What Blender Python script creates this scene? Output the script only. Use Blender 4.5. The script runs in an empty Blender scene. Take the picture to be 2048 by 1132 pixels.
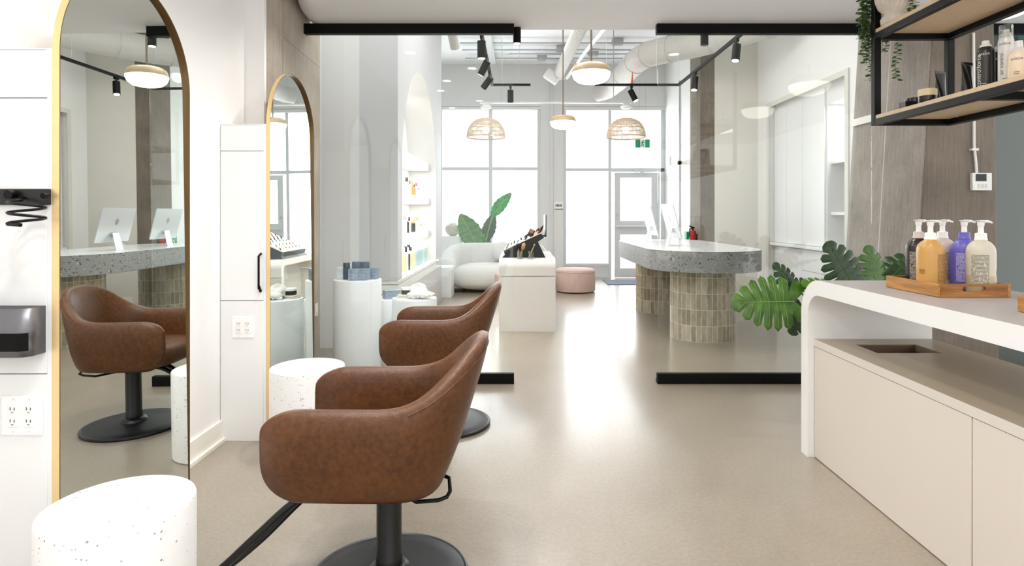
import bpy, bmesh, math, random
from mathutils import Vector, Matrix
C = bpy.context.scene.collection
PI = math.pi
rnd = random.Random(7)
F, CX, CY, CH = 1200.0, 1040.0, 428.0, 1.25      # focal length (px of the 2048 wide frame), vanishing point, eye height
def wx(px, Y): return (px - CX) * Y / F
def wz(py, Y): return CH - (py - CY) * Y / F
def W(px, py, Y): return Vector((wx(px, Y), Y, wz(py, Y)))

# ------------------------------------------------------------------ materials
def lin(h):
    h = h.lstrip('#'); o = []
    for i in (0, 2, 4):
        c = int(h[i:i+2], 16) / 255
        o.append(c / 12.92 if c <= .04045 else ((c + .055) / 1.055) ** 2.4)
    return (*o, 1)
def newmat(name):
    m = bpy.data.materials.new(name); m.use_nodes = True
    nt = m.node_tree; b = nt.nodes['Principled BSDF']
    return m, nt, b
def nd(nt, t, **kw):
    n = nt.nodes.new(t)
    for k, v in kw.items():
        if k in n.inputs.keys() if hasattr(n.inputs, 'keys') else False: n.inputs[k].default_value = v
        else: setattr(n, k, v)
    return n
def ramp(nt, fac, stops):
    r = nt.nodes.new('ShaderNodeValToRGB'); e = r.color_ramp.elements
    e[0].position, e[0].color = stops[0]; e[1].position, e[1].color = stops[-1]
    for p, c in stops[1:-1]:
        x = e.new(p); x.color = c
    nt.links.new(fac, r.inputs[0]); return r.outputs[0]
def coords(nt, scale=(1, 1, 1)):
    t = nt.nodes.new('ShaderNodeTexCoord'); m = nt.nodes.new('ShaderNodeMapping')
    m.inputs['Scale'].default_value = scale
    nt.links.new(t.outputs['Object'], m.inputs[0]); return m.outputs[0]
def noise(nt, vec, scale, detail=4, rough=.55):
    n = nt.nodes.new('ShaderNodeTexNoise'); n.inputs['Scale'].default_value = scale
    n.inputs['Detail'].default_value = detail; n.inputs['Roughness'].default_value = rough
    nt.links.new(vec, n.inputs['Vector']); return n.outputs[0]
def addbump(nt, b, h, strength, dist=.01):
    n = nt.nodes.new('ShaderNodeBump'); n.inputs['Strength'].default_value = strength
    n.inputs['Distance'].default_value = dist
    nt.links.new(h, n.inputs['Height']); nt.links.new(n.outputs[0], b.inputs['Normal'])
def mixc(nt, fac, a, bb, mode='MIX'):
    n = nt.nodes.new('ShaderNodeMix'); n.data_type = 'RGBA'; n.blend_type = mode
    for idx, val in ((0, fac), (6, a), (7, bb)):
        if isinstance(val, (int, float)): n.inputs[idx].default_value = val
        elif isinstance(val, tuple): n.inputs[idx].default_value = val
        else: nt.links.new(val, n.inputs[idx])
    return n.outputs[2]
def mat(name, col, rough=.5, metal=0, var=.03, scale=6, bump=0, bscale=200, stretch=(1, 1, 1), emit=0, ecol=None, spec=.5, coat=0):
    m, nt, b = newmat(name); c = lin(col)
    v = coords(nt, stretch); n = noise(nt, v, scale)
    lo = tuple(max(0, x * (1 - var)) for x in c[:3]) + (1,); hi = tuple(min(1, x * (1 + var)) for x in c[:3]) + (1,)
    nt.links.new(ramp(nt, n, [(.3, lo), (.7, hi)]), b.inputs['Base Color'])
    b.inputs['Roughness'].default_value = rough; b.inputs['Metallic'].default_value = metal
    b.inputs['Specular IOR Level'].default_value = spec; b.inputs['Coat Weight'].default_value = coat
    b.inputs['Coat Roughness'].default_value = .1
    if bump: addbump(nt, b, noise(nt, v, bscale, 3), bump, .004)
    if emit:
        b.inputs['Emission Color'].default_value = ecol or c; b.inputs['Emission Strength'].default_value = emit
    return m
def glassmat(name, tint, base=.035, power=5.0):
    m, nt, b = newmat(name); nt.nodes.remove(b)
    out = nt.nodes['Material Output']
    tr = nd(nt, 'ShaderNodeBsdfTransparent'); tr.inputs[0].default_value = tint
    gl = nd(nt, 'ShaderNodeBsdfGlossy'); gl.inputs['Roughness'].default_value = 0.0; gl.inputs[0].default_value = (.95, 1, .98, 1)
    lw = nd(nt, 'ShaderNodeLayerWeight'); lw.inputs[0].default_value = .5
    p = nd(nt, 'ShaderNodeMath', operation='POWER'); nt.links.new(lw.outputs['Facing'], p.inputs[0]); p.inputs[1].default_value = power
    ma = nd(nt, 'ShaderNodeMath', operation='MULTIPLY_ADD'); nt.links.new(p.outputs[0], ma.inputs[0])
    ma.inputs[1].default_value = .9; ma.inputs[2].default_value = base; ma.use_clamp = True
    mx = nd(nt, 'ShaderNodeMixShader'); nt.links.new(ma.outputs[0], mx.inputs[0])
    nt.links.new(tr.outputs[0], mx.inputs[1]); nt.links.new(gl.outputs[0], mx.inputs[2]); nt.links.new(mx.outputs[0], out.inputs[0])
    return m
def terrazzo(name, base, chips, scale, thr, rough=.35, keep=.55):
    m, nt, b = newmat(name); v = coords(nt)
    vo = nd(nt, 'ShaderNodeTexVoronoi'); vo.inputs['Scale'].default_value = scale; nt.links.new(v, vo.inputs['Vector'])
    sep = nd(nt, 'ShaderNodeSeparateColor'); nt.links.new(vo.outputs['Color'], sep.inputs[0])
    sz = nd(nt, 'ShaderNodeMath', operation='MULTIPLY'); nt.links.new(sep.outputs[1], sz.inputs[0]); sz.inputs[1].default_value = thr
    lt = nd(nt, 'ShaderNodeMath', operation='LESS_THAN'); nt.links.new(vo.outputs['Distance'], lt.inputs[0]); nt.links.new(sz.outputs[0], lt.inputs[1])
    gt = nd(nt, 'ShaderNodeMath', operation='GREATER_THAN'); nt.links.new(sep.outputs[0], gt.inputs[0]); gt.inputs[1].default_value = keep
    mu = nd(nt, 'ShaderNodeMath', operation='MULTIPLY'); nt.links.new(lt.outputs[0], mu.inputs[0]); nt.links.new(gt.outputs[0], mu.inputs[1])
    r = ramp(nt, sep.outputs[2], [(i / max(1, len(chips) - 1), lin(c)) for i, c in enumerate(chips)])
    bc = ramp(nt, noise(nt, v, 9), [(.3, lin(base)), (.7, tuple(min(1, x * 1.06) for x in lin(base)[:3]) + (1,))])
    nt.links.new(mixc(nt, mu.outputs[0], bc, r), b.inputs['Base Color']); b.inputs['Roughness'].default_value = rough
    return m
def concrete(name, dark, mid, light, joint=None):
    m, nt, b = newmat(name); v = coords(nt, (1, 1, .045)); v2 = coords(nt); v3 = coords(nt, (1, 1, .25))
    a = noise(nt, v, 75, 6, .7); c = noise(nt, v2, 3.2, 5); d = noise(nt, v3, 130, 3)
    col = ramp(nt, a, [(.3, lin(dark)), (.5, lin(mid)), (.72, lin(light))])
    col = mixc(nt, .45, col, ramp(nt, c, [(.3, lin(dark)), (.7, lin(light))]))
    pit = ramp(nt, d, [(.30, (.2, .18, .16, 1)), (.38, (1, 1, 1, 1))])
    col = mixc(nt, .5, col, pit, 'MULTIPLY')
    nt.links.new(col, b.inputs['Base Color']); b.inputs['Roughness'].default_value = .85
    addbump(nt, b, a, .35, .01); return m
def woodmat(name, dark, light, axis=0, rough=.45):
    s = [9, 9, 9]; s[axis] = .8
    m, nt, b = newmat(name); v = coords(nt, tuple(s)); n = noise(nt, v, 7, 6, .6)
    nt.links.new(ramp(nt, n, [(.3, lin(dark)), (.68, lin(light))]), b.inputs['Base Color']); b.inputs['Roughness'].default_value = rough
    addbump(nt, b, n, .12, .003); return m
def tilemat():
    m, nt, b = newmat('zellige_tile'); t = nd(nt, 'ShaderNodeTexCoord'); s = nd(nt, 'ShaderNodeSeparateXYZ')
    nt.links.new(t.outputs['Object'], s.inputs[0])
    at = nd(nt, 'ShaderNodeMath', operation='ARCTAN2'); nt.links.new(s.outputs[1], at.inputs[0]); nt.links.new(s.outputs[0], at.inputs[1])
    mu = nd(nt, 'ShaderNodeMath', operation='MULTIPLY'); nt.links.new(at.outputs[0], mu.inputs[0]); mu.inputs[1].default_value = .32
    cb = nd(nt, 'ShaderNodeCombineXYZ'); nt.links.new(mu.outputs[0], cb.inputs[0]); nt.links.new(s.outputs[2], cb.inputs[1])
    br = nd(nt, 'ShaderNodeTexBrick'); br.offset = 0; br.squash = 1; nt.links.new(cb.outputs[0], br.inputs['Vector'])
    br.inputs['Scale'].default_value = 1; br.inputs['Mortar Size'].default_value = .0022; br.inputs['Mortar Smooth'].default_value = .2
    br.inputs['Brick Width'].default_value = .0503; br.inputs['Row Height'].default_value = .1565; br.inputs['Bias'].default_value = 0
    br.inputs['Color1'].default_value = lin('#978f7c'); br.inputs['Color2'].default_value = lin('#c9c0aa'); br.inputs['Mortar'].default_value = lin('#f0ece0')
    v = coords(nt, (1, 1, .5)); n = noise(nt, v, 26, 4)
    col = mixc(nt, .7, br.outputs['Color'], ramp(nt, n, [(.3, (.62, .6, .52, 1)), (.7, (1.1, 1.08, 1.02, 1))]), 'MULTIPLY')
    nt.links.new(col, b.inputs['Base Color']); b.inputs['Roughness'].default_value = .18
    addbump(nt, b, n, .18, .006); return m
def floormat():
    m, nt, b = newmat('polished_concrete'); v = coords(nt)
    a = noise(nt, v, .9, 6, .6); c = noise(nt, v, 7, 6, .65); d = noise(nt, v, 60, 3, .6)
    col = ramp(nt, a, [(.32, lin('#7d7262')), (.52, lin('#8f8474')), (.72, lin('#9b9081'))])
    col = mixc(nt, .4, col, ramp(nt, c, [(.25, lin('#857a6b')), (.75, lin('#9a8f80'))]))
    col = mixc(nt, .22, col, ramp(nt, d, [(.3, lin('#7a6e5e')), (.7, lin('#b0a596'))]))
    vo = nd(nt, 'ShaderNodeTexVoronoi'); vo.inputs['Scale'].default_value = 5; nt.links.new(v, vo.inputs['Vector'])
    lt = nd(nt, 'ShaderNodeMath', operation='LESS_THAN'); nt.links.new(vo.outputs['Distance'], lt.inputs[0]); lt.inputs[1].default_value = .02
    sp = nd(nt, 'ShaderNodeSeparateColor'); nt.links.new(vo.outputs['Color'], sp.inputs[0])
    gt = nd(nt, 'ShaderNodeMath', operation='GREATER_THAN'); nt.links.new(sp.outputs[0], gt.inputs[0]); gt.inputs[1].default_value = .7
    mu = nd(nt, 'ShaderNodeMath', operation='MULTIPLY'); nt.links.new(lt.outputs[0], mu.inputs[0]); nt.links.new(gt.outputs[0], mu.inputs[1])
    col = mixc(nt, mu.outputs[0], col, lin('#c9c0b3'))
    nt.links.new(col, b.inputs['Base Color'])
    rr = nd(nt, 'ShaderNodeMapRange'); nt.links.new(c, rr.inputs[0]); rr.inputs[3].default_value = .32; rr.inputs[4].default_value = .42
    nt.links.new(rr.outputs[0], b.inputs['Roughness']); b.inputs['Specular IOR Level'].default_value = .7
    b.inputs['Coat Weight'].default_value = .5; b.inputs['Coat Roughness'].default_value = .17
    return m
def leafmat(name, dark, light, rough=.35):
    m, nt, b = newmat(name); v = coords(nt); n = noise(nt, v, 14, 4)
    nt.links.new(ramp(nt, n, [(.3, lin(dark)), (.7, lin(light))]), b.inputs['Base Color']); b.inputs['Roughness'].default_value = rough
    return m
def labelmat(name, base, ink, sx=60., sz=170., thr=.52):
    m, nt, b = newmat(name); t = coords(nt, (1, 1, 1)); s = nd(nt, 'ShaderNodeSeparateXYZ'); nt.links.new(t, s.inputs[0])
    wv = nd(nt, 'ShaderNodeMath', operation='MULTIPLY'); nt.links.new(s.outputs[2], wv.inputs[0]); wv.inputs[1].default_value = sz
    fr = nd(nt, 'ShaderNodeMath', operation='FRACT'); nt.links.new(wv.outputs[0], fr.inputs[0])
    lt = nd(nt, 'ShaderNodeMath', operation='LESS_THAN'); nt.links.new(fr.outputs[0], lt.inputs[0]); lt.inputs[1].default_value = .5
    n = noise(nt, coords(nt, (1, 1, .3)), 220, 2); gt = nd(nt, 'ShaderNodeMath', operation='GREATER_THAN'); nt.links.new(n, gt.inputs[0]); gt.inputs[1].default_value = thr - .1
    mu = nd(nt, 'ShaderNodeMath', operation='MULTIPLY'); nt.links.new(lt.outputs[0], mu.inputs[0]); nt.links.new(gt.outputs[0], mu.inputs[1])
    nt.links.new(mixc(nt, mu.outputs[0], lin(base), lin(ink)), b.inputs['Base Color']); b.inputs['Roughness'].default_value = .4
    return m

M = {}
M['wall'] = mat('white_paint', '#f1f0ee', .6, var=.012, scale=3)
M['wallgrey'] = mat('soft_grey_paint', '#d9d9d8', .6, var=.015, scale=3)
M['wallarch'] = mat('cool_grey_paint', '#c4c4c6', .6, var=.015, scale=3)
M['wallbeige'] = mat('warm_white_paint', '#dfdcd3', .6, var=.015, scale=3)
M['wallgreen'] = mat('grey_green_paint', '#454943', .5, var=.03, scale=2)
M['ceil'] = mat('ceiling_paint', '#f1f2f5', .7, var=.01, scale=2)
M['ceilfar'] = mat('white_deck_paint', '#f2f3f5', .7, var=.02, scale=2)
M['lam'] = mat('white_laminate', '#ebebea', .32, var=.01, scale=2)
M['lamgrey'] = mat('panel_gap_grey', '#8b8b8a', .6)
M['lamgap'] = mat('carcass_white', '#cfcfce', .6)
M['skirt'] = mat('cream_baseboard', '#efece2', .5, var=.01)
M['floor'] = floormat()
M['gold'] = mat('brushed_brass', '#f0d29a', .42, .55, var=.03, scale=20)
M['lip'] = mat('dark_brass_lip', '#6e5432', .4, .6)
M['mirror'] = mat('mirror_silver', '#e6ebe8', .0, 1, var=.0)
M['black'] = mat('black_powder_coat', '#070707', .55, var=.1, spec=.15)
M['blacksteel'] = mat('black_steel', '#060606', .38, 0, var=.2, scale=30, spec=.22)
M['blackplastic'] = mat('black_plastic', '#0c0c0d', .35, var=.1)
M['gunmetal'] = mat('gunmetal_sheet', '#77777a', .38, .8, var=.12, scale=4)
M['rubber'] = mat('black_rubber', '#101215', .42, var=.08, spec=.4)
M['glass'] = glassmat('clear_partition_glass', (.98, .992, .986, 1), .032)
M['winglass'] = glassmat('window_glass', (.99, 1, 1, 1), .02)
M['cupglass'] = glassmat('tumbler_glass', (.86, .86, .84, 1), .1, 3)
M['tablecol'] = mat('pale_table_laminate', '#e2dfd9', .4, var=.012)
M['terr'] = terrazzo('white_terrazzo', '#eeeeec', ['#8a7f70', '#b0a591', '#c8b9a0', '#a3a19c'], 92, .34, .3, .6)
M['terrgrey'] = terrazzo('grey_terrazzo', '#929493', ['#2f3031', '#55565a', '#c4c4c2', '#3c3b39'], 52, .48, .5, .15)
M['terrtop'] = mat('pale_terrazzo_top', '#e9ebec', .18, var=.03, scale=60)
M['tile'] = tilemat()
M['conc'] = concrete('board_formed_concrete', '#94897b', '#b1a698', '#cac0b3')
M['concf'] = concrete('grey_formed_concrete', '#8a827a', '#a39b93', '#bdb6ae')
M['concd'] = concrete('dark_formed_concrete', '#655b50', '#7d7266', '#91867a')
def leather():
    m, nt, b = newmat('tan_leather'); v = coords(nt)
    n = noise(nt, v, 9, 5); f = noise(nt, v, 60, 4)
    c = mixc(nt, .5, ramp(nt, n, [(.3, lin('#43260f')), (.7, lin('#62391a'))]), ramp(nt, f, [(.3, lin('#3c200b')), (.7, lin('#6d4320'))]))
    nt.links.new(c, b.inputs['Base Color']); b.inputs['Roughness'].default_value = .4; b.inputs['Specular IOR Level'].default_value = .38
    vo = nd(nt, 'ShaderNodeTexVoronoi'); vo.inputs['Scale'].default_value = 260; nt.links.new(v, vo.inputs['Vector'])
    addbump(nt, b, vo.outputs['Distance'], .25, .002); return m
M['leather'] = leather()
M['countergrey'] = mat('grey_stone_laminate', '#aaa4a2', .35, var=.03, scale=14, stretch=(1, 4, 1))
M['edge'] = mat('white_counter_edge', '#f0f0ee', .4, var=.01)
M['door'] = mat('sand_cabinet_front', '#ddd4c9', .45, var=.012, scale=2)
M['lowtop'] = mat('taupe_counter_top', '#a0927f', .35, var=.02, scale=5)
M['lowedge'] = mat('pale_slab_edge', '#dad3ca', .45, var=.01)
M['brownin'] = mat('brown_bin_lining', '#6d5542', .5)
M['ply'] = mat('birch_board', '#d2bb9c', .6, var=.05, scale=30)
M['tray'] = woodmat('acacia_wood', '#8a5a22', '#c68f48', 1)
M['tray2'] = woodmat('acacia_end', '#7d4e1e', '#ab7434', 0)
M['whiteplastic'] = mat('white_plastic', '#f1f0ec', .35, var=.01)
M['outlet'] = mat('outlet_white', '#f5f5f3', .3, var=.005)
M['slot'] = mat('outlet_slot', '#3a3a3a', .6)
M['alu'] = mat('silver_aluminium', '#d5d8da', .3, .35, var=.02)
M['logo'] = mat('polished_logo', '#b9bec2', .15, .8)
M['frame'] = mat('grey_white_window_frame', '#cfd2d4', .4, var=.015)
M['duct'] = mat('white_duct_wrap', '#cdcac5', .6, var=.03, scale=12, bump=.15, bscale=14)
M['conduit'] = mat('galvanised_conduit', '#b4b7b8', .4, .5)
M['capcol'] = mat('sand_lamp_cap', '#b59e78', .35, var=.02)
M['rodcol'] = mat('brown_lamp_rod', '#75695c', .4, .3)
M['diff'] = mat('opal_lamp_glass', '#fff6e4', .3, emit=4.5, ecol=(1, .95, .86, 1))
M['lens'] = mat('lamp_lens', '#ffffff', .3, emit=14, ecol=(1, .97, .92, 1))
M['rattan'] = mat('woven_rattan', '#d9c6ae', .6, var=.2, scale=40)
M['ottoman'] = mat('dusty_pink_velvet', '#c3aaa0', .75, var=.05, scale=30, bump=.1)
M['boucle'] = mat('white_ribbed_fabric', '#d6d6d3', .85, var=.03, scale=40, bump=.8, bscale=60, stretch=(.2, .2, 1.6))
M['plinth'] = mat('white_plinth_paint', '#eceeef', .35, var=.01)
M['stone'] = mat('travertine', '#c9c3ba', .7, var=.12, scale=18, stretch=(3, 3, .4))
M['urn'] = mat('chalky_ceramic', '#cfc6b8', .7, var=.1, scale=22, bump=.2, bscale=90)
M['navy'] = mat('navy_jar', '#34495e', .3, var=.04)
M['bluebox'] = labelmat('blue_grey_carton', '#6f8296', '#b5c0ca', 1, 90, .55)
M['palebox'] = labelmat('pale_carton', '#d5dade', '#b8bfc4', 1, 90, .6)
M['towel'] = mat('white_towel', '#eceae6', .9, var=.04, scale=30, bump=.5, bscale=130)
M['paper'] = mat('cream_paper', '#dcd6c4', .7)
M['monstera'] = leafmat('monstera_leaf', '#26490c', '#4a741a', .33)
M['monsterad'] = leafmat('monstera_leaf_dark', '#14270f', '#27471a', .3)
M['vein'] = leafmat('pale_leaf_vein', '#7fa04a', '#97b55f', .4)
M['eucal'] = leafmat('trailing_leaf', '#2c481c', '#5c8038', .5)
M['strel'] = leafmat('paddle_leaf', '#3c6b34', '#5f9152', .4)
M['strelb'] = leafmat('bright_paddle_leaf', '#1f7a34', '#3fae55', .35)
M['streld'] = leafmat('dark_paddle_leaf', '#33493a', '#4d6652', .45)
M['stem'] = leafmat('green_stem', '#5a7a35', '#7c9a4e', .4)
M['red'] = mat('red_enamel', '#b3261e', .3)
M['green'] = mat('exit_green', '#1c8a62', .4, emit=.12)
M['exitwhite'] = mat('exit_white', '#e9f4ee', .4)
M['mat'] = mat('blue_grey_doormat', '#5d6873', .9, var=.2, scale=80)
M['amber'] = mat('amber_bottle', '#c99a54', .3, var=.02)
M['espresso'] = mat('espresso_bottle', '#2c211d', .25, var=.05)
M['blush'] = mat('blush_bottle', '#d3c3b7', .32, var=.02)
M['violet'] = mat('violet_bottle', '#6a62b8', .3, var=.03)
M['ivory'] = mat('ivory_bottle', '#cfc8b4', .32, var=.02)
M['ivorylow'] = mat('ivory_bottle_contents', '#bdb28f', .32)
M['label_dark'] = labelmat('printed_label_dark', '#2c211d', '#b9b0a6', 1, 190, .5)
M['label_amber'] = labelmat('printed_label_amber', '#b98945', '#7d5a28', 1, 190, .5)
M['label_blush'] = labelmat('printed_label_blush', '#c8b8ad', '#6d625c', 1, 190, .5)
M['label_violet'] = labelmat('printed_label_violet', '#6a62b8', '#c9c6ec', 1, 190, .5)
M['label_ivory'] = labelmat('printed_label_ivory', '#cfc8b4', '#5f6350', 1, 190, .5)
M['greenmark'] = mat('green_label_band', '#2f7d52', .4)
M['can'] = mat('charcoal_can', '#3a3634', .3, .3, var=.05)
M['candark'] = mat('black_can', '#1d2126', .3, .3)
M['canwhite'] = mat('pearl_can', '#dcd9d5', .3, .1)
M['peach'] = mat('peach_bottle', '#e6d2b8', .35)
M['teal'] = mat('teal_carton', '#164e55', .45)
M['tealbright'] = mat('bright_teal_band', '#1fa38f', .4)
M['ink'] = mat('white_print', '#e6e4df', .5)
M['inkdark'] = mat('dark_print', '#4a4742', .5)
M['tube'] = mat('dark_glossy_tube', '#231d1a', .15, var=.2, scale=14)
M['creamlid'] = mat('cream_lid', '#d8c6a0', .4)
M['jar'] = mat('black_jar', '#1e1816', .2)
M['bristle'] = mat('dark_bristle', '#241a17', .9, var=.3, scale=80)
M['bristletan'] = mat('tan_bristle', '#c09a66', .9, var=.2, scale=80)
M['handlewood'] = mat('pale_brush_handle', '#d0b58c', .5)
M['cosm1'] = mat('terracotta_palette', '#b5745a', .5)
M['cosm2'] = mat('lipstick_red', '#a8303a', .4)
M['cosm3'] = mat('nude_tube', '#d9b9a2', .4)
M['screen'] = mat('dark_screen', '#15171a', .1)
M['grout'] = mat('thin_cable', '#d8d8d6', .5)
M['ledgreen'] = mat('green_indicator', '#b8e2b8', .4, emit=.5)
M['yel'] = mat('lime_tube', '#cfe08a', .4)
M['pastblue'] = mat('pastel_blue_tube', '#a8c4d8', .4)
M['pastgreen'] = mat('pastel_green_tube', '#bcd8c0', .4)
M['pastcream'] = mat('cream_tube', '#efe4c4', .4)
M['coral'] = mat('coral_cap', '#d98b4a', .4)
M['plum'] = mat('plum_cap', '#8a4a86', .4)
M['strap'] = mat('orange_strap', '#c8623a', .6)
M['asphalt'] = mat('pale_pavement', '#d8dadb', .9, var=.05)

# ------------------------------------------------------------------ mesh building
class MB:
    def __init__(s): s.v = []; s.f = []; s.m = []; s.mi = 0
    def add(s, vs, fs):
        o = len(s.v); s.v += [tuple(x) for x in vs]
        for f in fs: s.f.append([i + o for i in f]); s.m.append(s.mi)
        return s
    def box(s, x0, x1, y0, y1, z0, z1):
        return s.add([(x0,y0,z0),(x1,y0,z0),(x1,y1,z0),(x0,y1,z0),(x0,y0,z1),(x1,y0,z1),(x1,y1,z1),(x0,y1,z1)],
                     [(0,3,2,1),(4,5,6,7),(0,1,5,4),(1,2,6,5),(2,3,7,6),(3,0,4,7)])
    def hexa(s, b, t):
        return s.add(list(b) + list(t), [(3,2,1,0),(4,5,6,7),(0,1,5,4),(1,2,6,5),(2,3,7,6),(3,0,4,7)])
    def prism(s, poly, ax, a, b):
        n = len(poly); mk = {'x': lambda p, t: (t, p[0], p[1]), 'y': lambda p, t: (p[0], t, p[1]), 'z': lambda p, t: (p[0], p[1], t)}[ax]
        vs = [mk(p, a) for p in poly] + [mk(p, b) for p in poly]
        return s.add(vs, [list(range(n))[::-1], list(range(n, 2*n))] + [(i, (i+1) % n, n + (i+1) % n, n + i) for i in range(n)])
    def lathe(s, prof, c=(0, 0, 0), n=40, sx=1, sy=1, cap=True):
        vs = []; fs = []; k = len(prof)
        for j in range(n):
            a = 2*PI*j/n
            for r, z in prof: vs.append((c[0] + r*sx*math.cos(a), c[1] + r*sy*math.sin(a), c[2] + z))
        for j in range(n):
            q = (j+1) % n
            for i in range(k-1): fs.append((j*k+i, q*k+i, q*k+i+1, j*k+i+1))
        if cap:
            if prof[0][0] > 1e-6: fs.append([j*k for j in range(n)][::-1])
            if prof[-1][0] > 1e-6: fs.append([j*k + k-1 for j in range(n)])
        return s.add(vs, fs)
    def cyl(s, c, r, h, n=32): return s.lathe([(r, 0), (r, h)], c, n)
    def tube(s, pts, r, n=8, closed=False, cap=True):
        pts = [Vector(p) for p in pts]; k = len(pts); rr = r if isinstance(r, (list, tuple)) else [r]*k
        vs = []; fs = []; up = None
        for i, p in enumerate(pts):
            if closed: d = pts[(i+1) % k] - pts[i-1]
            else: d = pts[min(i+1, k-1)] - pts[max(i-1, 0)]
            d.normalize()
            if up is None:
                up = Vector((0, 0, 1)) if abs(d.z) < .9 else Vector((1, 0, 0))
            a = up - d*up.dot(d)
            if a.length < 1e-5: a = d.orthogonal()
            a.normalize(); b = d.cross(a); up = a
            for j in range(n):
                t = 2*PI*j/n; vs.append(p + (a*math.cos(t) + b*math.sin(t))*rr[i])
        for i in range(k if closed else k-1):
            q = (i+1) % k
            for j in range(n): fs.append((i*n+j, i*n+(j+1) % n, q*n+(j+1) % n, q*n+j))
        if cap and not closed: fs += [list(range(n))[::-1], list(range((k-1)*n, k*n))]
        return s.add(vs, fs)
    def grid(s, fn, nu, nv, cu=False, cv=False):
        vs = [fn(i/(nu if cu else nu-1), j/(nv if cv else nv-1)) for i in range(nu) for j in range(nv)]
        fs = []
        for i in range(nu if cu else nu-1):
            for j in range(nv if cv else nv-1):
                i2, j2 = (i+1) % nu, (j+1) % nv
                fs.append((i*nv+j, i2*nv+j, i2*nv+j2, i*nv+j2))
        return s.add(vs, fs)
    def sphere(s, c, rx, ry=None, rz=None, n=20, k=12, p=1.0):
        ry = ry or rx; rz = rz or rx
        sg = lambda x: math.copysign(abs(x)**p, x)
        prof = [(abs(math.cos(-PI/2 + PI*i/k))**p, sg(math.sin(-PI/2 + PI*i/k))*rz) for i in range(k+1)]
        prof[0] = (0, -rz); prof[-1] = (0, rz)
        vs0 = len(s.v); s.lathe([(r, z) for r, z in prof], c, n, rx, ry); return s
    def xf(s, mtx, start=0):
        for i in range(start, len(s.v)): s.v[i] = tuple(mtx @ Vector(s.v[i]))
        return s
def rootloc(o):
    while o.parent: o = o.parent
    return o.location.copy()
def obj(name, mb, m, parent=None, loc=None, bevel=0, smooth=38, world=False, solid=0, seg=2):
    me = bpy.data.meshes.new(name)
    off = Vector((0, 0, 0))
    if world: off = rootloc(parent) if parent else Vector(loc or (0, 0, 0))
    me.from_pydata([tuple(Vector(v) - off) for v in mb.v], [], mb.f)
    ms = m if isinstance(m, (list, tuple)) else [m]
    for x in ms: me.materials.append(x)
    for p, i in zip(me.polygons, mb.m): p.material_index = min(i, len(ms)-1)
    bm = bmesh.new(); bm.from_mesh(me)
    bmesh.ops.remove_doubles(bm, verts=bm.verts, dist=1e-6)
    bmesh.ops.recalc_face_normals(bm, faces=bm.faces); bm.to_mesh(me); bm.free()
    for p in me.polygons: p.use_smooth = True
    me.set_sharp_from_angle(angle=math.radians(smooth))
    o = bpy.data.objects.new(name, me); C.objects.link(o)
    if parent: o.parent = parent
    elif loc is not None: o.location = loc
    if solid:
        s = o.modifiers.new('solid', 'SOLIDIFY'); s.thickness = solid; s.offset = 0
    if bevel:
        b = o.modifiers.new('bevel', 'BEVEL'); b.width = bevel; b.segments = seg; b.limit_method = 'ANGLE'; b.angle_limit = math.radians(40)
    return o
def tag(o, label, cat, group=None, kind=None):
    o['label'] = label; o['category'] = cat
    if group: o['group'] = group
    if kind: o['kind'] = kind
    return o
def thing(name, label, cat, loc=(0, 0, 0), group=None, rz=0, kind=None):
    o = bpy.data.objects.new(name, None); C.objects.link(o); o.location = loc; o.rotation_euler = (0, 0, rz)
    o.empty_display_size = .1
    return tag(o, label, cat, group, kind)
def struct(name, mb, m, label, cat='structure', bevel=0, parent=None):
    o = obj(name, mb, m, parent, bevel=bevel)
    if not parent: tag(o, label, cat, kind='structure')
    return o
def dup(root, loc, label=None, rz=None, group=None):
    def cp(o, par):
        c = o.copy(); C.objects.link(c); c.parent = par
        for ch in [x for x in list(o.children)]: cp(ch, c)
        return c
    r = cp(root, None); r.location = loc
    if rz is not None: r.rotation_euler = (0, 0, rz)
    if label: r['label'] = label
    if group: r['group'] = group
    return r
def textmb(mb, s, size, place):
    cu = bpy.data.curves.new('t', 'FONT'); cu.body = s; cu.size = size; cu.align_x = 'CENTER'; cu.align_y = 'CENTER'
    o = bpy.data.objects.new('t', cu); C.objects.link(o); bpy.context.view_layer.update()
    me = bpy.data.meshes.new_from_object(o.evaluated_get(bpy.context.evaluated_depsgraph_get()))
    mb.add([place(v.co.x, v.co.y) for v in me.vertices], [list(p.vertices) for p in me.polygons])
    bpy.data.objects.remove(o); bpy.data.curves.remove(cu); bpy.data.meshes.remove(me)
def arc(cx, cy, r, a0, a1, n=10): return [(cx + r*math.cos(math.radians(a0 + (a1-a0)*i/n)), cy + r*math.sin(math.radians(a0 + (a1-a0)*i/n))) for i in range(n+1)]
def sm(pts, n=6):
    P = [Vector(p) for p in pts]; out = []
    for i in range(len(P)-1):
        p0, p1, p2, p3 = P[max(i-1, 0)], P[i], P[i+1], P[min(i+2, len(P)-1)]
        for k in range(n):
            t = k/n; out.append(.5*((2*p1) + (p2-p0)*t + (2*p0-5*p1+4*p2-p3)*t*t + (3*p1-p0-3*p2+p3)*t**3))
    out.append(P[-1]); return [tuple(p) for p in out]
def smooth01(t): t = max(0, min(1, t)); return t*t*(3-2*t)

# ------------------------------------------------------------------ room shell
FY = 11.65                       # inner face of the street front
CZ, FZ = 2.65, 4.16              # salon soffit, front room deck
struct('floor', MB().box(-3.2, 4.6, -3.2, FY + .2, -.1, 0), M['floor'], 'polished beige concrete floor running through the whole salon', 'floor')
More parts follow.
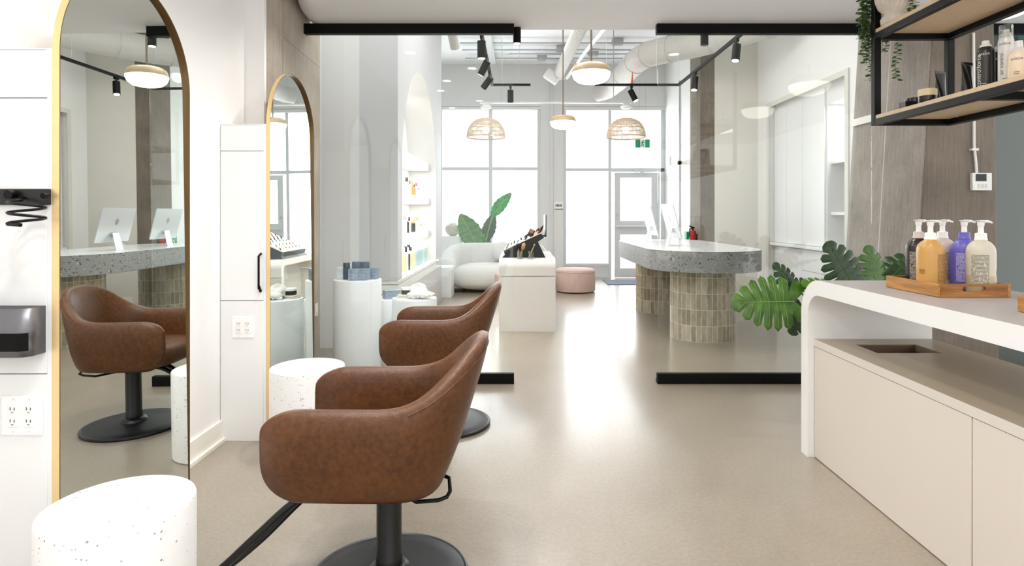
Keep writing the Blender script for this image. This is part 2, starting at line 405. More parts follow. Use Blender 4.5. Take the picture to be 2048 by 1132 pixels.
# salon ceiling with a rounded left edge
mb = MB()
prof = [(-1.50 - .09*0, 0)]
def leftx(y): return -1.50 - .1*smooth01((y - 3.9)/.52) if y > 3.3 else -1.50
ys = [-3.2, 0, 2, 3.3, 3.9, 4.0, 4.1, 4.2, 4.3, 4.42, 4.56]
rows = []
for y in ys:
    lx = leftx(y)
    row = [(4.6, y, CZ)] + [(lx + .13 - .13*math.sin(a), y, CZ + .13 - .13*math.cos(a)) for a in [PI/2*i/8 for i in range(9)]] + [(lx, y, 3.0), (4.6, y, 3.0)]
    rows.append(row)
k = len(rows[0]); mb.add([p for r in rows for p in r], [(i*k+j, i*k+(j+1) % k, (i+1)*k+(j+1) % k, (i+1)*k+j) for i in range(len(rows)-1) for j in range(k)] + [list(range(k)), list(range((len(rows)-1)*k, len(rows)*k))])
struct('ceiling', mb, M['ceil'], 'lowered white ceiling over the styling area', 'ceiling')
struct('ceiling_upper', MB().box(-2.1, -1.3, -3.2, 4.1, 3.0, 3.1), M['ceil'], 'upper ceiling strip above the styling mirrors', 'ceiling')
struct('ceiling_front', MB().box(-3.2, 4.6, 4.4, FY + .2, FZ, FZ + .1), M['ceilfar'], 'high white exposed ceiling of the front room', 'ceiling')
struct('wall_bulkhead', MB().box(-1.6, 4.6, 4.46, 4.56, 3.0, FZ), M['ceilfar'], 'white bulkhead between lowered ceiling and front room', 'wall')
struct('wall_left', MB().box(-1.85, -1.65, -3.2, 3.62, 0, 3.0), M['wall'], 'white wall behind the styling mirrors', 'wall')
struct('wall_left_return', MB().box(-1.66, -1.535, 3.6, 3.63, 1.748, 3.4).box(-2.05, -1.85, 3.6, 4.2, 0, 3.4), M['wall'], 'white wall return beside the left concrete column', 'wall')
mb = MB().prism([(-1.655, 3.632), (-1.535, 3.632), (-1.568, 4.03), (-1.588, 4.41), (-1.600, 4.80), (-1.95, 4.80), (-1.95, 4.03), (-1.655, 4.03)], 'z', 1.75, FZ)
mb.prism([(-1.66, 4.03), (-1.568, 4.03), (-1.588, 4.41), (-1.600, 4.80), (-1.95, 4.80), (-1.95, 4.03)], 'z', 0, 1.75)
col1 = struct('concrete_column', mb, M['conc'], 'board-formed concrete column at the left end of the glass', 'column')
jj = lambda y: -1.535 - .033*(y - 3.632)/.398 if y < 4.03 else (-1.568 - .02*(y - 4.03)/.38 if y < 4.41 else -1.588 - .012*(y - 4.41)/.39)
mb = MB()
for ya, yb_ in ((3.95, 4.03), (4.03, 4.41), (4.41, 4.8)): mb.hexa([(jj(ya) - .01, ya, 2.417), (jj(ya) + .0012, ya, 2.417), (jj(yb_) + .0012, yb_, 2.417), (jj(yb_) - .01, yb_, 2.417)], [(jj(ya) - .01, ya, 2.423), (jj(ya) + .0012, ya, 2.423), (jj(yb_) + .0012, yb_, 2.423), (jj(yb_) - .01, yb_, 2.423)])
mb.box(jj(3.95) - .01, jj(3.95) + .0015, 3.947, 3.951, 1.75, 3.4)
obj('form_joint', mb, M['lamgrey'], col1)
o = tag(obj('wall_switch', MB().box(-.002, .004, -.03, .03, -.05, .05).box(.004, .007, -.012, .012, -.025, .025), M['whiteplastic'], loc=(-1.596, 4.70, .50)), 'small white switch plate on the left concrete column behind the glass', 'switch')
# wall piece left of the arch, arch wall with niche
AX, A0, A1 = -1.14, 5.6, 8.7
NY0, NY1, NZ0, NZ1 = 5.80, 8.14, .626, 2.86
NC, NR = (NY0 + NY1)/2, (NY1 - NY0)/2
struct('wall_front_left', MB().box(-2.0, AX - .36, A0, A0 + .12, 0, FZ).box(-2.0, -1.85, 4.8, A0, 0, FZ), M['wallgrey'], 'pale grey wall section left of the arched niche', 'wall')
poly = [(A0, NZ0), (A0, FZ), (A1, FZ), (A1, NZ0), (NY1, NZ0)] + arc(NC, NZ1 - NR, NR, 0, 180, 40) + [(NY0, NZ0)]
struct('wall_arch', MB().prism(poly, 'x', AX - .36, AX).box(AX - .36, AX, A0, A1, 0, NZ0 - .12), M['wallarch'], 'pale wall cut by a tall arched display niche', 'wall')
struct('wall_niche_back', MB().box(AX - .42, AX - .36, A0 + .13, A1, 0, 3.2), M['wall'], 'back panel of the lit arched niche', 'wall')
struct('wall_waiting_left', MB().box(-2.95, -2.85, A1 - .5, FY, 0, FZ).box(-2.95, AX - .42, A1 - .1, A1, 0, FZ), M['wallgrey'], 'pale wall of the waiting corner', 'wall')
# right side of the front room
struct('wall_front_right', MB().prism([(2.83, 9.3), (2.83, FY), (3.0, FY), (3.0, 9.3)], 'z', 0, FZ), M['wall'], 'white wall beside the entrance door', 'wall')
struct('wall_beige', MB().prism([(2.86, 8.815), (3.40, 8.57), (3.6, 8.6), (3.6, 9.3), (2.86, 9.3)], 'z', 0, FZ), M['wallbeige'], 'warm white wall right of the far concrete column', 'wall')
mb = MB().box(3.40, 3.6, 8.22, 8.58, 0, FZ).box(3.40, 3.6, 4.9, 6.23, 0, FZ).box(3.40, 3.6, 6.23, 8.22, 2.76, FZ).box(4.0, 4.1, 6.1, 8.3, 0, 3)
struct('wall_cabinet_side', mb, M['wall'], 'white wall around the built-in cabinet alcove', 'wall')
struct('wall_behind_column', MB().box(3.1, 4.6, 4.92, 5.02, 0, FZ), M['wallgreen'], 'grey green wall seen through glass right of the big column', 'wall')
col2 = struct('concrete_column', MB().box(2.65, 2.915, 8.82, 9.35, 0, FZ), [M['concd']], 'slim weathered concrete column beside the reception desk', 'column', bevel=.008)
obj('form_joint', MB().box(2.648, 2.917, 8.816, 9.352, 2.18, 2.188), M['concd'], col2)
def cxx(z): return 2.75 - (2.57 - z)*.059
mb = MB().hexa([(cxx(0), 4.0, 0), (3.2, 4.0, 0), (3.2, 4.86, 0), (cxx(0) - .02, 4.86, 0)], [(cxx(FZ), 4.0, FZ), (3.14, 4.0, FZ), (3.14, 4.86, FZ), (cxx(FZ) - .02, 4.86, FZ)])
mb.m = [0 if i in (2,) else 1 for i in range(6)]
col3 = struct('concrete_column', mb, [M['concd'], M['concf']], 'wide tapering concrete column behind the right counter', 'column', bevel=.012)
mb = MB().tube([(2.592 + .0, 4.43, .0), (cxx(2.6) - .008, 4.43, 2.6)], .006, 6)
obj('glass_seal', mb, M['grout'], col3)
mb = MB().box(2.50, 2.735, 4.84, 4.865, 1.57, 1.63)
# street front
x_a0, x_a1 = -2.33, wx(1081, FY); x_b0, x_b1 = wx(1127, FY), wx(1330, FY)
zt, zs = wz(213, FY), wz(528, FY)
mb = MB().box(-2.95, x_a0, FY, FY + .2, 0, FZ).box(x_a0, x_a1, FY, FY + .2, 0, zs).box(x_a1, x_b0, FY, FY + .2, 0, FZ).box(x_a0, x_a1, FY, FY + .2, zt, FZ).box(x_b0, x_b1, FY, FY + .2, zt, FZ).box(x_b1, 3.0, FY, FY + .2, 0, FZ)
struct('wall_far', mb, M['wallgrey'], 'pale grey street-front wall around the windows', 'wall')
def framebars(mb, x0, x1, z0, z1, w, y0, y1, xs=(), zs_=()):
    mb.box(x0, x0 + w, y0, y1, z0, z1).box(x1 - w, x1, y0, y1, z0, z1).box(x0 + w, x1 - w, y0, y1, z0, z0 + w).box(x0 + w, x1 - w, y0, y1, z1 - w, z1)
    for x in xs: mb.box(x - w*.6, x + w*.6, y0 + .003, y1 - .003, z0 + w, z1 - w)
    for z in zs_: mb.box(x0 + w, x1 - w, y0 + .006, y1 - .006, z - w*.5, z + w*.5)
    return mb
w1 = struct('window_1', framebars(MB(), x_a0, x_a1, zs, zt, .06, FY + .04, FY + .13, [wx(981, FY), -1.55], [wz(337, FY)]), M['frame'], 'tall four-light shop window behind the white sofa', 'window')
obj('pane', MB().box(x_a0 + .03, x_a1 - .03, FY + .08, FY + .088, zs + .03, zt - .03), M['winglass'], w1)
obj('blind_box', MB().box(x_a0, x_a1, FY + .005, FY + .038, zt - .05, zt - .005), M['wallgrey'], w1)
xm = wx(1223, FY)
mb = framebars(MB(), x_b0, xm, wz(557, FY), zt, .055, FY + .04, FY + .13, [], [wz(339, FY), wz(530, FY)])
mb.box(x_b0 + .05, xm - .05, FY + .06, FY + .11, wz(555, FY), wz(530, FY))
mb.box(xm, x_b1, FY + .04, FY + .13, wz(343, FY), wz(336, FY)).box(xm, x_b1, FY + .04, FY + .13, zt - .055, zt).box(x_b1 - .07, x_b1, FY + .04, FY + .13, 0, zt - .055)
w2 = struct('window_2', mb, M['frame'], 'shop window beside and above the entrance door', 'window')
obj('pane', MB().box(x_b0 + .03, xm - .03, FY + .08, FY + .088, wz(530, FY), zt - .03).box(xm + .01, x_b1 - .05, FY + .08, FY + .088, wz(336, FY), zt - .03), M['winglass'], w2)
obj('blind_box', MB().box(x_b0, x_b1, FY + .005, FY + .038, zt - .07, zt - .005), M['wallgrey'], w2)
dx0, dx1, dz1 = wx(1230, FY), wx(1321, FY), wz(345, FY)
g0, g1 = wx(1241, FY), wx(1304, FY)
mb = MB()
y0, y1 = FY + .05, FY + .11
mb.box(dx0, g0, y0, y1, .015, dz1).box(g1, dx1, y0, y1, .015, dz1)
for a, b in ((.015, wz(537, FY)), (wz(469, FY), wz(442, FY)), (wz(355, FY), dz1)): mb.box(g0, g1, y0, y1, a, b)
d1 = struct('door_1', mb, M['frame'], 'glazed aluminium entrance door', 'door')
obj('pane', MB().box(g0, g1, FY + .078, FY + .085, wz(537, FY), wz(469, FY)).box(g0, g1, FY + .078, FY + .085, wz(442, FY), wz(355, FY)), M['winglass'], d1)
obj('push_bar', MB().tube([W(1233, 453, FY - .02), W(1316, 453, FY - .02)], .018, 10).tube([W(1235, 453, FY - .02), W(1235, 453, FY + .06)], .012, 8).tube([W(1314, 453, FY - .02), W(1314, 453, FY + .06)], .012, 8), M['frame'], d1)
obj('door_closer', MB().box(wx(1269, FY), wx(1303, FY), FY - .02, FY + .05, wz(344, FY), wz(336, FY)).tube([W(1280, 346, FY - .03), W(1296, 341, FY - .05)], .015, 8), M['frame'], d1, bevel=.004)
obj('lock_cylinder', MB().tube([W(1234, 430, FY + .03), W(1234, 430, FY + .06)], .022, 12), M['conduit'], d1)
struct('ground_outside', MB().box(-30, 30, FY + .2, 60, -.15, -.05), M['asphalt'], 'pale pavement outside the shop windows', 'ground')
# baseboards
struct('baseboard_left', MB().box(-1.65, -1.636, 2.51, 3.3, 0, .115).box(-1.65, -1.62, 2.51, 3.3, 0, .018), M['skirt'], 'cream baseboard between the two styling stations', 'baseboard')
struct('baseboard_right', MB().prism([(2.92, 8.78), (3.38, 8.565), (3.39, 8.58), (2.92, 8.80)], 'z', 0, .1), M['skirt'], 'baseboard under the warm white wall', 'baseboard')
struct('trim_1', MB().box(3.385, 3.40, 6.19, 6.26, 0, 2.76).box(3.385, 3.40, 8.19, 8.25, 0, 2.76).box(3.385, 3.4, 6.26, 8.19, 2.70, 2.76), M['wallbeige'], 'trim around the built-in cabinet alcove', 'trim')

# ------------------------------------------------------------------ glass partitions
GY = 4.41
def partition(label, x0, x1, top=True):
    t = thing('glass_partition', label, 'glass partition', ((x0 + x1)/2, GY, 0))
    obj('pane', MB().box(x0 + .006, x1 - .006, GY + .014, GY + .024, .07, 2.60), M['glass'], t, world=True)
    obj('bottom_track', MB().box(x0, x1, GY, GY + .045, 0, .075).box(x0, x1, GY + .045, GY + .06, 0, .03), M['black'], t, world=True, bevel=.003)
    obj('top_rail', MB().box(x0 - .004, x1, GY - .005, GY + .05, 2.577, CZ), M['black'], t, world=True, bevel=.002)
partition('frameless glass panel with black rails left of the walkway opening', -1.585, wx(1028, GY))
partition('frameless glass panel with black rails in front of the reception desk', wx(1315, GY), 2.60)
partition('short glass panel right of the wide concrete column', 3.21, 4.49)

# ------------------------------------------------------------------ styling stations and mirrors
def outlet(label, x, y, z, s=1, ny=-1):
    t = thing('outlet_plate', label, 'electrical outlet', (x, y, z), 'quad outlet plates')
    w, h = .0612, .0595
    obj('face_plate', MB().box(-w, w, -.006, 0, -h, h), M['outlet'], t, bevel=.003)
    for i in (-1, 1):
        obj('receptacle', MB().box(i*.024 - .016, i*.024 + .016, -.009, -.006, -.034, .034), M['whiteplastic'], t, bevel=.002)
        for k in (-1, 1):
            zc = k*.018
            sl = MB().box(i*.024 - .0075, i*.024 - .0055, -.0098, -.0088, zc - .001, zc + .008).box(i*.024 + .0045, i*.024 + .0065, -.0098, -.0088, zc - .001, zc + .007)
            obj('socket_slots', sl.lathe([(.003, 0), (.003, .001)], (i*.024, -.0093, zc - .008), 10), M['slot'], t)
    for a in (-1, 1):
        for b in (-1, 1): obj('screw', MB().box(a*.024 - .003, a*.024 + .003, -.0068, -.0058, b*.048 - .002, b*.048 + .002), M['wallgrey'], t)
    return t
def station(y0, label, near_door):
    y1 = y0 + .708; xw, xf, H = -1.65, -1.397, 1.742
    t = thing('styling_cabinet', label, 'cabinet', (-1.52, y0, 0), 'white styling cabinets')
    obj('carcass', MB().box(xw + .004, xf - .002, y0 + .018, y1 - .018, 0, H - .004), M['lamgap'], t, world=True)
    obj('side_panel', MB().box(xf - .014, xf, y0 + .001, y1 - .001, 0, H), M['lam'], t, world=True)
    for yy, s in ((y0, 1), (y1, -1)):
        a, b = (yy, yy + .018) if s == 1 else (yy - .018, yy)
        obj('top_fascia', MB().box(xw + .003, xf - .0145, a, b, 1.598, H), M['lam'], t, world=True, bevel=.0015)
        dd = obj('cabinet_door', MB().box(xw + .003, xf - .0145, a, b, .774, 1.595), M['lam'], t, world=True, bevel=.0015)
        if not (near_door is False and s == 1):
            yo = yy - s*.03; hx = -1.4245
            obj('pull_handle', MB().tube([(hx, yy, .83), (hx, yo, .842), (hx, yo, 1.02), (hx, yy, 1.032)], .006, 8).tube([(hx - .001, yy - s*.004, .824), (hx, yo, .86)], .007, 8), M['black'], dd, world=True)
        obj('lower_panel', MB().box(xw + .003, xf - .0145, a, b, .0, .771), M['lam'], t, world=True, bevel=.0015)
    obj('top_panel', MB().box(xw + .003, xf, y0, y1, H - .003, H + .003), M['lam'], t, world=True)
    return t
ST = (1.79, 3.30)
station(ST[0], 'tall white styling cabinet at the left edge with black bracket strip', False)
station(ST[1], 'tall white styling cabinet between the mirrors with black pull handle', True)
def archring(w, h0, ztop, y0, inset, n=48):
    r = w/2 - inset; yc = y0 + w/2; zc = ztop - w/2
    return [(yc + r, h0 + inset)] + arc(yc, zc, r, 0, 180, n) + [(yc - r, h0 + inset)]
def mirror(y0, label):
    w = .708; ztop = 2.093; z0 = .025
    t = thing('arched_mirror', label, 'mirror', (-1.386, y0 + w/2, 0), 'brass arched mirrors')
    o, i = archring(w, z0, ztop, y0, 0), archring(w, z0, ztop, y0, .0035)
    n = len(o); mb = MB()
    vs = [(-1.396, *p) for p in o] + [(-1.374, *p) for p in o] + [(-1.374, *p) for p in i] + [(-1.396, *p) for p in i]
    fs = []
    for a in range(n):
        b = (a+1) % n
        for k in range(4):
            k2 = (k+1) % 4; fs.append((k*n+a, k*n+b, k2*n+b, k2*n+a))
    mb.add(vs, fs); mb.m = [1 if i % 4 in (1, 2) else 0 for i in range(len(fs))]
    obj('brass_frame', mb, [M['gold'], M['lip']], t, world=True)
    g = archring(w, z0, ztop, y0, .0035); th = .0075
    mb = MB(); mb.add([(-1.3755 - z*th, y, z) for y, z in g], [list(range(len(g)))])
    obj('mirror_glass', mb, M['mirror'], t, world=True)
    g2 = archring(w, z0, ztop, y0, .0065)
    obj('backing', MB().prism([(y, z) for y, z in g2], 'x', -1.3964, -1.3955), M['ply'], t, world=True)
    return t
mirror(ST[0], 'large arched brass mirror at the left edge reflecting the reception desk')
mirror(ST[1], 'arched brass mirror in front of the concrete column')
outlet('quad outlet plate on the leftmost cabinet under the black holder', wx(46, 1.79), 1.79, wz(830, 1.79))
outlet('quad outlet plate on the cabinet below the black pull handle', wx(487, 3.30), 3.30, wz(654, 3.30))
# tool strip, coil, metal holder on the first cabinet
t = thing('tool_strip', 'black wall strip with coiled wire holder on leftmost cabinet', 'tool holder', (-1.5, 1.79, 1.28))
obj('strip', MB().box(-1.64, -1.398, 1.778, 1.79, wz(410, 1.79), wz(378, 1.79)), M['blackplastic'], t, world=True, bevel=.002)
cx0, cy0 = wx(62, 1.74), 1.725
pts = [(cx0 - .05, 1.778, 1.297), (cx0 - .05, cy0 + .02, 1.292)]
for i in range(0, 64):
    a = PI*.75 + 2*PI*i/28.0; pts.append((cx0 + .047*math.cos(a), cy0 + .036*math.sin(a), 1.290 - .068*i/63))
obj('wire_coil', MB().tube(pts, .0042, 8), M['blacksteel'], t, world=True)
obj('coil_end', MB().tube([pts[-1], (pts[-1][0] + .045, pts[-1][1] - .01, pts[-1][2] - .003)], .0058, 8), M['blacksteel'], t, world=True)
obj('mount_peg', MB().tube([(wx(18, 1.76), 1.778, 1.307), (wx(18, 1.76), 1.755, 1.307)], .013, 14), M['blacksteel'], t, world=True)
obj('mount_peg', MB().tube([(wx(86, 1.76), 1.778, 1.307), (wx(86, 1.76), 1.76, 1.303)], .009, 14), M['blacksteel'], t, world=True)
t = thing('tool_caddy', 'dark metal tool caddy with slot on leftmost cabinet above the outlet', 'tool holder', (-1.5, 1.79, .84))
x1 = wx(91, 1.79); zb, zt_ = .838, .977; yf = 1.722; x0 = x1 - .17; r = .03
outer = [(x1, 1.789)] + [(p[0], p[1]) for p in arc(x1 - r, yf + r, r, 0, -90, 8)] + [(x0 + r, yf)] + [(p[0], p[1]) for p in arc(x0 + r, yf + r, r, -90, -180, 8)] + [(x0, 1.789)]
inner = [(x1 - .004, 1.785)] + arc(x1 - r, yf + r, r - .004, 0, -90, 8) + arc(x0 + r, yf + r, r - .004, -90, -180, 8) + [(x0 + .004, 1.785)]
mb = MB(); no = len(outer)
vs = [(*p, zb) for p in outer] + [(*p, zt_) for p in outer]; mb.add(vs, [(i, i+1, no+i+1, no+i) for i in range(no-1)] + [(no-1, 0, no, 2*no-1)])
obj('metal_sleeve', mb, M['gunmetal'], t, world=True, solid=.003)
obj('floor_plate', MB().prism([p for p in outer], 'z', zb - .001, zb + .006), M['gunmetal'], t, world=True)
obj('rubber_insert', MB().prism([(p[0], p[1] + .001) for p in inner], 'z', .96, .966), M['black'], t, world=True)
sl = [(p[0], p[1]) for p in outer[4:-4]]
sl2 = [((p[0] - (x0+x1)/2)*1.012 + (x0+x1)/2, p[1] - .0022) for p in sl]
mb = MB(); k = len(sl2); mb.add([(*p, wz(702, 1.73)) for p in sl2] + [(*p, wz(666, 1.73)) for p in sl2], [(i, i+1, k+i+1, k+i) for i in range(k-1)])
obj('slot_opening', mb, M['black'], t, world=True)

# ------------------------------------------------------------------ stools, chairs
def stool(label, x, y, r=.19, h=.445):
    b = .008
    o = obj('terrazzo_stool', MB().lathe([(r - .006, 0), (r, .006), (r, h - b), (r - b*.3, h - b*.3), (r - b, h), (0, h)], n=72), M['terr'], loc=(x, y, 0))
    return tag(o, label, 'stool', 'white terrazzo drum stools')
stool('white terrazzo drum stool at the bottom left beside the large mirror', -1.115, 1.67)
stool('white terrazzo drum stool in front of the second mirror', -1.125, 3.18)

def chair_path(t):       # t in -1..1 : near arm tip, back centre, far arm tip -> plan point on the shell centreline, outward normal, arm fraction
    a = abs(t); s = -1 if t < 0 else 1
    Lx, hw, bx = .335, .262, .285
    if a > .42:
        u = (a - .42)/.58; p = Vector((.03 - u*(Lx + .03), s*(hw - .012*u*u), 0)); n = Vector((0, s, 0))
    else:
        ang = (a/.42)*PI/2; e = .74
        p = Vector((.03 + (bx - .03)*math.cos(ang)**e if math.cos(ang) > 1e-6 else .03, s*hw*math.sin(ang)**e, 0))
        n = Vector((math.cos(ang)**(2-e)/(bx - .03) if math.cos(ang) > 0 else 0, s*math.sin(ang)**(2-e)/hw, 0)); n.normalize()
    return p, n, a
K = 28
def chair_sec(t):
    p, n, a = chair_path(t)
    rise = smooth01((.44 - a)/.44)
    zt = .662 + .182*rise; zb = .378 + .01*rise
    th = .045 - .012*rise
    u = max(0, (a - .80)/.20); u = min(.999, u)
    sh = math.sqrt(1 - u*u); z0 = zb + .115*(1 - sh); z1 = zt - .075*(1 - sh); th *= max(.12, sh**.75)
    lean = (.018 + .125*smooth01((.42 - a)/.42))
    pts = []
    for j in range(K):
        ang = 2*PI*j/K; q = .42
        c, s_ = math.cos(ang), math.sin(ang)
        h = (z1 - z0)/2; rr = min(.045, h)
        # rounded slab: superellipse across, straight sides
        du = th*math.copysign(abs(c)**.55, c)
        zz = math.copysign(abs(s_)**.62, s_)
        z = (z0 + z1)/2 + zz*h
        f = (z - .378)/.46
        off = lean*(f - .75) - (.06*max(0, .28 - f)**1.0)*(1 if c > 0 else .4)
        P = p + n*(du + off); pts.append((P.x, P.y, z))
    return pts
def shell_mb():
    mb = MB(); N = 93
    ts = []
    for i in range(N):
        x = -1 + 2*i/(N-1); ts.append(math.copysign(1 - (1-abs(x))**1.35, x) if True else x)
    rings = [chair_sec(t) for t in ts]
    vs = [q for r in rings for q in r]; fs = []
    for i in range(N-1):
        for j in range(K): fs.append((i*K+j, i*K+(j+1) % K, (i+1)*K+(j+1) % K, (i+1)*K+j))
    fs += [list(range(K))[::-1], list(range((N-1)*K, N*K))]
    mb.add(vs, fs); return mb
def make_chair(label, x, y):
    t = thing('salon_chair', label, 'salon chair', (x, y, 0), 'brown leather salon chairs')
    obj('shell', shell_mb(), M['leather'], t, smooth=60)
    # seat cushion, rounded slab inside the shell
    def seat(u, v):
        a = 2*PI*u; c, s = math.cos(a), math.sin(a); e = .5
        X = -.04 + .28*math.copysign(abs(c)**e, c); Y = .232*math.copysign(abs(s)**e, s)
        b = -PI/2 + PI*v; w = max(0.0, math.cos(b))**.35; z = .445 + .068*math.copysign(abs(math.sin(b))**.6, math.sin(b))
        if X > 0: X *= .88
        return (-.04 + (X + .04)*w, Y*w, z)
    obj('seat', MB().grid(seat, 48, 17, cu=True), M['leather'], t, smooth=60)
    obj('underside_plate', MB().box(-.16, .10, -.13, .13, .352, .38), M['blackplastic'], t, bevel=.006)
    for jx, nm in ((4, 'seam'),):
        obj(nm, MB().tube([chair_sec(-.36 + .72*i/40)[jx] for i in range(41)], .0028, 6), M['leather'], t)
    obj('post', MB().lathe([(.052, .0), (.052, .012), (.045, .02), (.045, .05), (.0425, .055), (.0425, .36)], (0, 0, .035), 32), M['blackplastic'], t)
    obj('collar', MB().lathe([(.075, .0), (.07, .018), (.054, .03), (.046, .03)], (0, 0, .028), 32), M['blackplastic'], t)
    bs = obj('base_disc', MB().lathe([(.262, .002), (.266, .012), (.255, .02), (.20, .024), (.12, .029), (.06, .036), (0, .036)], n=72), M['rubber'], t)
    obj('rim', MB().tube([(.264*math.cos(2*PI*i/72), .264*math.sin(2*PI*i/72), .012) for i in range(72)], .0085, 8, closed=True), M['blackplastic'], bs)
    obj('lever', MB().tube([(.0, -.03, .345), (.06, -.10, .343), (.12, -.15, .338), (.19, -.15, .344), (.215, -.145, .352), (.222, -.12, .358), (.212, -.055, .372), (.18, -.03, .374), (.10, -.02, .365), (.0, .0, .358)], .0065, 8), M['blacksteel'], t)
    obj('tilt_knob', MB().tube([(-.02, -.09, .36), (-.02, -.09, .335)], .008, 10), M['blacksteel'], t)
    for sg, y0_ in ((-1, -.03), (1, .03)):
        obj('footrest_arm', MB().tube(sm([(-.10, y0_*.8, .362), (-.20, y0_, .345), (-.31, y0_ - .02, .275 - .012*sg), (-.42, y0_*.8 - .05, .175 - .016*sg), (-.53, y0_*.6 - .085, .085 - .008*sg), (-.62, y0_*.5 - .095, .035), (-.655, y0_*.5 - .095, .03)], 5), .0125, 10), M['blackplastic'], t)
    obj('foot_bar', MB().tube([(-.655, -.155, .03), (-.66, -.14, .03), (-.66, -.06, .03), (-.655, -.02, .03)], .016, 12), M['blackplastic'], t)
    return t
ch = make_chair('brown leather salon chair nearest, on a round black base', -.447, 2.05)
dup(ch, (-.449, 3.58, 0), 'brown leather salon chair behind, close to the glass partition')

# ------------------------------------------------------------------ right counter
XF, XB, YE = 1.48, 2.12, 3.158
t = thing('worktop_counter', 'long white waterfall worktop with rounded end above the cabinets', 'counter', (1.8, 3.1, 0))
zt2, zb2, R0, R1, Y00 = .92, .844, .185, .11, .25
outp = [(YE, 0)] + arc(YE - R0, zt2 - R0, R0, 0, 90, 14) + [(Y00, zt2)]
inp = [(Y00, zb2)] + arc(YE - .072 - R1, zb2 - R1, R1, 90, 0, 14) + [(YE - .072, 0)]
mb = MB(); mb.mi = 1
mb.prism(outp + inp, 'x', XF, XB)
n = len(outp) + len(inp)
for i, f in enumerate(mb.f):
    if len(f) == 4 and f[0] < len(outp) - 1 and f[0] >= 10: mb.m[i] = 0
mb.mi = 1
obj('waterfall_slab', mb, [M['countergrey'], M['edge']], t, world=True, smooth=30)
hx0, hx1, hy0, hy1 = 1.65, 1.946, 2.768, 2.956
t = thing('base_cabinet', 'sand coloured base cabinet run under the white worktop', 'cabinet', (1.8, 3.0, 0))
XD = 1.512
obj('carcass', MB().box(XD + .02, XB - .004, Y00 + .02, 3.084, 0, .42).box(XB - .02, XB - .004, Y00 + .02, 3.084, .42, .57).box(XD + .02, XB - .02, 3.066, 3.084, .42, .57), M['door'], t, world=True)
ct = MB(); z0, z1 = .572, .608
ct.mi = 0
ct.box(XD, hx0, Y00, 3.085, z0, z1).box(hx1, XB, Y00, 3.085, z0, z1).box(hx0, hx1, hy1, 3.085, z0, z1).box(hx0, hx1, Y00, hy0, z0, z1)
ct.mi = 1; ct.box(XD - .0015, XD, Y00, 3.085, z0, z1)
obj('cabinet_top', ct, [M['lowtop'], M['lowedge']], t, world=True)
lin_ = MB().box(hx0 - .004, hx0, hy0, hy1, .44, .6).box(hx1, hx1 + .004, hy0, hy1, .44, .6).box(hx0, hx1, hy1, hy1 + .004, .44, .6).box(hx0, hx1, hy0 - .004, hy0, .44, .6).box(hx0, hx1, hy0, hy1, .43, .44)
obj('bin_opening', MB().box(hx0 + .001, hx0 + .004, hy0 + .004, hy1 - .004, .43, .575).box(hx1 - .004, hx1 - .001, hy0 + .004, hy1 - .004, .43, .575).box(hx0 + .001, hx1 - .001, hy1 - .004, hy1 - .001, .43, .604).box(hx0 + .001, hx1 - .001, hy0 + .001, hy0 + .004, .43, .575).box(hx0 + .001, hx1 - .001, hy0, hy1, .425, .43), M['brownin'], t, world=True)
for a, b in ((2.012, 3.08), (.94, 2.006), (Y00 + .02, .934)):
    obj('cabinet_door', MB().box(XD + .001, XD + .019, a, b, .004, .569), M['door'], t, world=True, bevel=.0012)

# trays
def tray(label, x0, x1, y0, y1, slot=True):
    z = .921; h = .052; w = .012
    t = thing('wooden_tray', label, 'tray', ((x0+x1)/2, (y0+y1)/2, z))
    obj('tray_base', MB().box(x0 + w, x1 - w, y0 + w, y1 - w, z, z + .008), M['tray'], t, world=True)
    for xa, xb in ((x0, x0 + w), (x1 - w, x1)): obj('side_wall', MB().box(xa, xb, y0, y1, z, z + h), M['tray'], t, world=True, bevel=.002)
    xc, zc, hw, hr = (x0 + x1)/2, z + .032, .036, .010
    for ya, yb in ((y0, y0 + w), (y1 - w, y1)):
        hole = arc(xc + hw, zc, hr, 90, -90, 8) + arc(xc - hw, zc, hr, 270, 90, 8)
        mb = MB()   # end wall with hand slot, as two C halves
        up = [(x0 + w, zc), (x0 + w, z + h), (x1 - w, z + h), (x1 - w, zc), (xc + hw + hr, zc)] + arc(xc + hw, zc, hr, 0, 90, 6) + arc(xc - hw, zc, hr, 90, 180, 6)
        dn = [(x0 + w, zc), (xc - hw - hr, zc)] + arc(xc - hw, zc, hr, 180, 270, 6) + arc(xc + hw, zc, hr, 270, 360, 6) + [(x1 - w, zc), (x1 - w, z), (x0 + w, z)]
        mb.prism(up, 'y', ya, yb).prism(dn, 'y', ya, yb)
        obj('end_wall', mb, M['tray2'], t, world=True)
    return t
tray('wooden tray with hand slots holding five pump bottles', 1.65, 1.94, 2.371, 2.705)
tray('second wooden tray at the right edge of the worktop', 1.683, 1.96, 1.70, 2.03)
def label_patch(mb, r, z0, z1, a0, a1, off=.0012, n=10):
    vs = []; 
    for i in range(n+1):
        a = math.radians(a0 + (a1-a0)*i/n)
        for z in (z0, z1): vs.append(((r+off)*math.cos(a), (r+off)*math.sin(a), z))
    mb.add(vs, [(2*i, 2*i+2, 2*i+3, 2*i+1) for i in range(n)])
